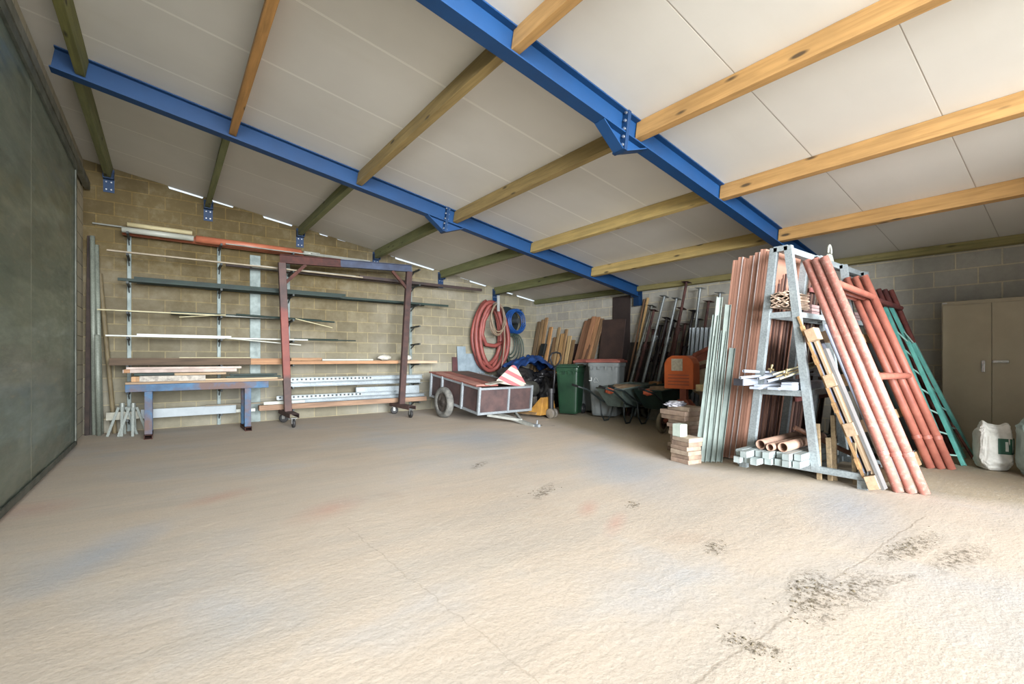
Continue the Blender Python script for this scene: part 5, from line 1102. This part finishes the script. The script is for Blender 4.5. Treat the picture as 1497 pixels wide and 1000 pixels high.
leansheet('white_board', 'white upper board between the two sets of red tubes', 'board', paint((196, 202, 210), (176, 182, 192), .5, 0, 3), 5.56, 5.98, 1.50, 1.68, -.02, .014)
# framed dark panel
fp_ = bpy.data.objects.new('framed_board', None); COL.objects.link(fp_); M = M.copy(); M.translation = PL(5.88, .02, -.02); fp_.matrix_world = M
tag(fp_, 'dark panel in a pale timber frame leaning between the two sets of red tubes', 'framed panel')
fw = wood((190, 158, 120), 'z', (158, 126, 92)); fh = wood((196, 160, 116), 'x', (160, 128, 90))
for x in (.05, .74): b = MB(); b.box((x, 0, .70), (.10, .03, 1.4)); b.build('frame_stile', fw, fp_)
for z in (.07, .52, .93, 1.36): b = MB(); b.box((.415, -.018, z), (.80, .03, .09)); b.build('frame_rail', fh, fp_)
b = MB(); b.box((.415, .018, .70), (.70, .012, 1.32)); b.build('panel', paint((40, 38, 44), (28, 26, 30), .5), fp_)
for x in (.05,): b = MB(); b.box((x, -.03, .06), (.13, .06, .13)); b.build('frame_foot', fh, fp_)

# ---- red tubular frames: two uprights and two cross tubes each, three nested
redt = NT('red_tube_paint'); v = redt.coords(); f = redt.noise(v, 5, 6, .65); f2 = redt.noise(v, 30, 4, .7)
col = redt.ramp(f, [(.3, lin((160, 96, 82))), (.65, lin((180, 118, 104)))]); col = redt.mix(redt.ramp(f2, [(.5, (0, 0, 0)), (.7, (.6, .6, .6))]), col, lin((200, 164, 150))); red_tube = redt.done(redt.vary(col, .08), .55)
redd2 = paint((176, 102, 82), (150, 82, 66), .55, 0, 8); maroon = rust((112, 52, 44), (80, 40, 38))
r0 = .036
A0 = [atZ(1315, 718), atZ(1330, 719), atZ(1345, 721)]; A1 = [(1176, 384), (1188, 381), (1200, 377)]
B0 = [atZ(1360, 684), atZ(1373, 686), atZ(1387, 687)]; B1 = [(1234, 407), (1245, 405), (1256, 404)]
fl = ['innermost, nearest the rack', 'the middle one of three', 'outermost, nearest the viewer']
for k in range(3):
    a0 = Vector((4.76+.048*k, 1.06-.072*k, .0)); a1 = Vector((4.92-.02*k, 1.79-.080*k, 2.03))
    b0 = Vector((6.05+.05*k, 1.10-.068*k, .0)); b1 = Vector((6.06-.01*k, 1.80-.080*k, 1.985))
    rt = thing('red_tube_frame', 'red tubular scaffold frame leaning on the storage rack, %s' % fl[k], 'scaffold frame', ((a0.x+b0.x)/2, a0.y, 0), group='red tubular frames on the rack')
    for q, (p, t_) in enumerate(((a0, a1), (b0, b1))):
        b = MB(); d = (t_-p).normalized(); b.tube(p, t_, r0, 16, hollow=r0-.006); up_ = b.build('upright', red_tube if q == 0 else redd2, rt, world=True)
        b = MB(); c = p+d*.30; b.tube(c, c+d*.035, r0+.005, 16)
        b.build('collar', red_tube if q == 0 else redd2, up_)
        up_.children[0].data.transform(Matrix.Translation(-rt.location))
    for f_, nm in ((.88, 'upper'), (.46, 'lower')):
        p, t_ = a0.lerp(a1, f_), b0.lerp(b1, f_); d = (t_-p).normalized(); b = MB(); b.tube(p+d*.03, t_-d*.03, .030, 14); b.build('cross_tube', redd2, rt, world=True)
# maroon frames behind
for k in range(3):
    p0 = Vector((7.05, 1.16-.065*k, .02)); p1 = Vector((7.50, 1.88-.065*k, 2.0-.015*k))
    stick('maroon_tube', 'dark maroon tube leaning behind the teal ladder frame, %s' % ['left one', 'middle one', 'right one with pale specks'][k], 'tube', maroon, p0, p1, .03, shape='round')
stick('maroon_tube', 'dark maroon cross tube behind the upper ends of the red frames', 'tube', maroon, (6.12, 1.70, 1.80), (7.36, 1.62, 1.72), .030, shape='round')
stick('maroon_pole', 'thin reddish brown pole leaning down to the floor in front of the cabinet', 'pole', rust((130, 72, 60), (96, 56, 50)), (6.95, .92, .01), (7.60, 1.84, 1.66), .014, shape='round')
b = MB(); b.tube((7.22, 1.36, .0), (7.26, 1.40, .92), .014); b.bar((7.22, 1.34, .90), (7.26, 1.50, .93), .03, .02); o = b.build('iron_stake', rust((84, 52, 50), (56, 38, 38))); tag(o, 'short rusty iron stake with a crosspiece standing by the cabinet edge', 'stake')
o = MB().box((0, 0, 0), (.06, .05, .40)).build('steel_post', galv((150, 168, 176), .5, .3)); o.location = (7.66, 2.32, 1.98); tag(o, 'pale steel bracket on the wall above the maroon tubes', 'bracket')
# teal ladder-like lattice frame
teal = paint((96, 178, 164), (72, 150, 140), .5, 0, 8, .35, .7, .2)
tf = thing('lattice_ladder', 'teal green steel lattice ladder leaning beside the red tube frames', 'ladder', (6.5, .95, 0))
q0 = [Vector((6.36, 1.00, .0)), Vector((6.46, .92, .0)), Vector((7.14, .95, .0)), Vector((6.95, .99, .0))]
q1 = [Vector((7.02, 1.69, 1.71)), Vector((6.86, 1.44, 1.28)), Vector((6.98, 1.42, 1.27)), Vector((7.12, 1.66, 1.72))]
for k in range(4): b = MB(); b.bar(q0[k], q1[k], .055, .035, (0, -1, .4)); b.build('rail', teal, tf, world=True, bevel=.004)
for k in range(7):
    f_ = .06+.13*k
    if f_ < .85:
        b = MB(); b.tube(q0[0].lerp(q1[0], f_), q0[1].lerp(q1[1], f_*1.18), .009, 8); b.build('rung', paint((150, 190, 178), (120, 160, 150), .5), tf, world=True)
        b = MB(); b.tube(q0[3].lerp(q1[3], f_), q0[2].lerp(q1[2], f_*1.18), .009, 8); b.build('rung', paint((150, 190, 178), (120, 160, 150), .5), tf, world=True)

# ================================================================ CABINET AND BAGS
cm = paint((164, 150, 122), (148, 136, 110), .45, .1, 3, .3, .8, .05, .02); Xc = 7.36; ya_, yb_, hc = 1.243, .405, 1.76
cab = thing('metal_cabinet', 'beige two door metal cabinet standing against the right wall', 'cabinet', (7.55, .82, 0))
b = MB(); b.box((Xc+.235, (ya_+yb_)/2, hc/2), (.43, ya_-yb_, hc)); b.build('body', cm, cab, world=True, bevel=.004)
ym = .826
for k, (a, c) in enumerate(((ya_-.012, ym+.002), (ym-.002, yb_+.012))):
    b = MB(); b.box((Xc+.010, (a+c)/2, hc/2+.01), (.018, a-c, hc-.11)); dr = b.build('door', cm, cab, world=True, bevel=.003)
    b = MB()
    if k == 0: b.box((Xc-.012, ym+.065, 1.00), (.02, .03, .13)); b.box((Xc-.022, ym+.065, .985), (.012, .02, .09))
    else: b.box((Xc-.012, ym-.07, 1.055), (.02, .13, .028)); b.tube((Xc, ym-.03, 1.055), (Xc-.025, ym-.03, 1.055), .014)
    h_ = b.build('handle', galv((206, 208, 206), .25, .9), dr, bevel=.003); h_.data.transform(Matrix.Translation(-cab.location)); h_['label'] = 'bright chrome handle'
b = MB(); b.box((Xc-.003, ya_-.03, hc-.02), (.006, .04, .015)); b.build('label_plate', paint((210, 206, 196)), cab, world=True)
bagw = NT('woven_bag'); v = bagw.coords(rnd=False); f = bagw.noise(v, 4, 5, .6); bagw.bump(bagw.noise(v, 9, 4, .6), .7, .03)
bag_white = bagw.done(bagw.ramp(f, [(.3, lin((184, 182, 170))), (.7, lin((226, 224, 214)))]), .6)
def bag(name, lab, m, loc, size, seed, rz=0):
    b = MB(); bm = bmesh.new(); bmesh.ops.create_icosphere(bm, subdivisions=5, radius=1); vs = []
    for v_ in bm.verts:
        p = v_.co; z = p.z; sx = math.copysign(abs(p.x)**.5, p.x); sy = math.copysign(abs(p.y)**.5, p.y); sz = math.copysign(abs(z)**.42, z)
        t = (sz+1)/2; pinch = 1 - .10*t*t - .05*(1-t); q_ = Vector((p.x*1.7, p.y*1.7, p.z*2.6))+Vector((seed*5, 0, 0))
        k = 1+.12*noise.fractal(q_, 1, 2, 5); wr = .5*noise.fractal(q_*2.2, .8, 2, 5)
        flap = max(0, t-.72)/.28
        vs.append((sx*size[0]*pinch*k*(1+.10*flap), sy*size[1]*(1-.62*flap)*k+.020*wr+.03*flap*math.sin(p.x*5+seed), max(0, t*size[2]*(1+.05*flap*math.sin(p.x*7+seed*2)))+.0))
    fs = [tuple(q.index for q in f_.verts) for f_ in bm.faces]; bm.free(); b.add(vs, fs, True)
    o = b.build(name, m); o.location = loc; o.rotation_euler.z = rz; return tag(o, lab, 'bag')
bg1 = bag('woven_sack', 'white woven sack with a dark green printed square standing by the cabinet', bag_white, (6.47, .72, 0), (.13, .11, .46), 2, R(-60))
# printed green square with pale mark on the face of the sack
gm = paint((40, 96, 72), (30, 78, 58), .6); b = MB(); n = 10; vs = []
me_ = bg1.data
from mathutils.bvhtree import BVHTree
bvh = BVHTree.FromPolygons([v_.co for v_ in me_.vertices], [p.vertices[:] for p in me_.polygons])
def wrap(x0, x1, z0, z1, name, m, off):
    b = MB(); vs = []; g = 10
    for j in range(g+1):
        for i in range(g+1):
            x = x0+(x1-x0)*i/g; z = z0+(z1-z0)*j/g; hit = bvh.ray_cast(Vector((x, -1, z)), Vector((0, 1, 0)))
            y = (hit[0].y if hit[0] else -.05)-off; vs.append((x, y, z))
    b.add(vs, [(j*(g+1)+i, j*(g+1)+i+1, (j+1)*(g+1)+i+1, (j+1)*(g+1)+i) for j in range(g) for i in range(g)], True); o = b.build(name, m, bg1); return o
wrap(-.005, .135, .17, .32, 'printed_square', gm, .002); wrap(.045, .065, .20, .29, 'printed_mark', paint((196, 200, 190)), .004)
bag('plastic_sack', 'pale greenish plastic sack at the right edge beside the white sack', paint((156, 176, 168), (128, 150, 142), .35, 0, 6, .35, .7, .4), (6.33, .40, 0), (.15, .13, .55), 5, R(-70))

# ---- loose concrete crumbs lying on the floor by the joint
rub = paint((112, 98, 74), (78, 70, 52), .95, 0, 20); b = MB(); rnd = random.Random(3)
for (px, py, rx, ry, n) in [(1190, 868, .30, .10, 150), (1330, 800, .45, .07, 90), (1100, 945, .05, .10, 60), (795, 718, .25, .05, 34), (1045, 800, .12, .06, 20), (925, 738, .1, .04, 14)]:
    c = atZ(px, py)
    for _ in range(n):
        x = c.x+rnd.gauss(0, rx*.5); y = c.y+rnd.gauss(0, ry*.6); r = rnd.uniform(.0015, .006)*(1 if rnd.random() > .08 else 1.8)
        vs = [(x+dx*r*rnd.uniform(.7, 1.3), y+dy*r*rnd.uniform(.7, 1.3), dz*r) for dx, dy, dz in ((1, 0, 0), (.3, .9, 0), (-.8, .6, 0), (-.7, -.7, 0), (.4, -.9, 0), (0, 0, .7))]
        b.add(vs, [(0, 1, 5), (1, 2, 5), (2, 3, 5), (3, 4, 5), (4, 0, 5), (4, 3, 2, 1, 0)])
o = b.build('concrete_crumbs', rub); tag(o, 'loose brown concrete crumbs scattered along the floor joint', 'rubble', kind='stuff')
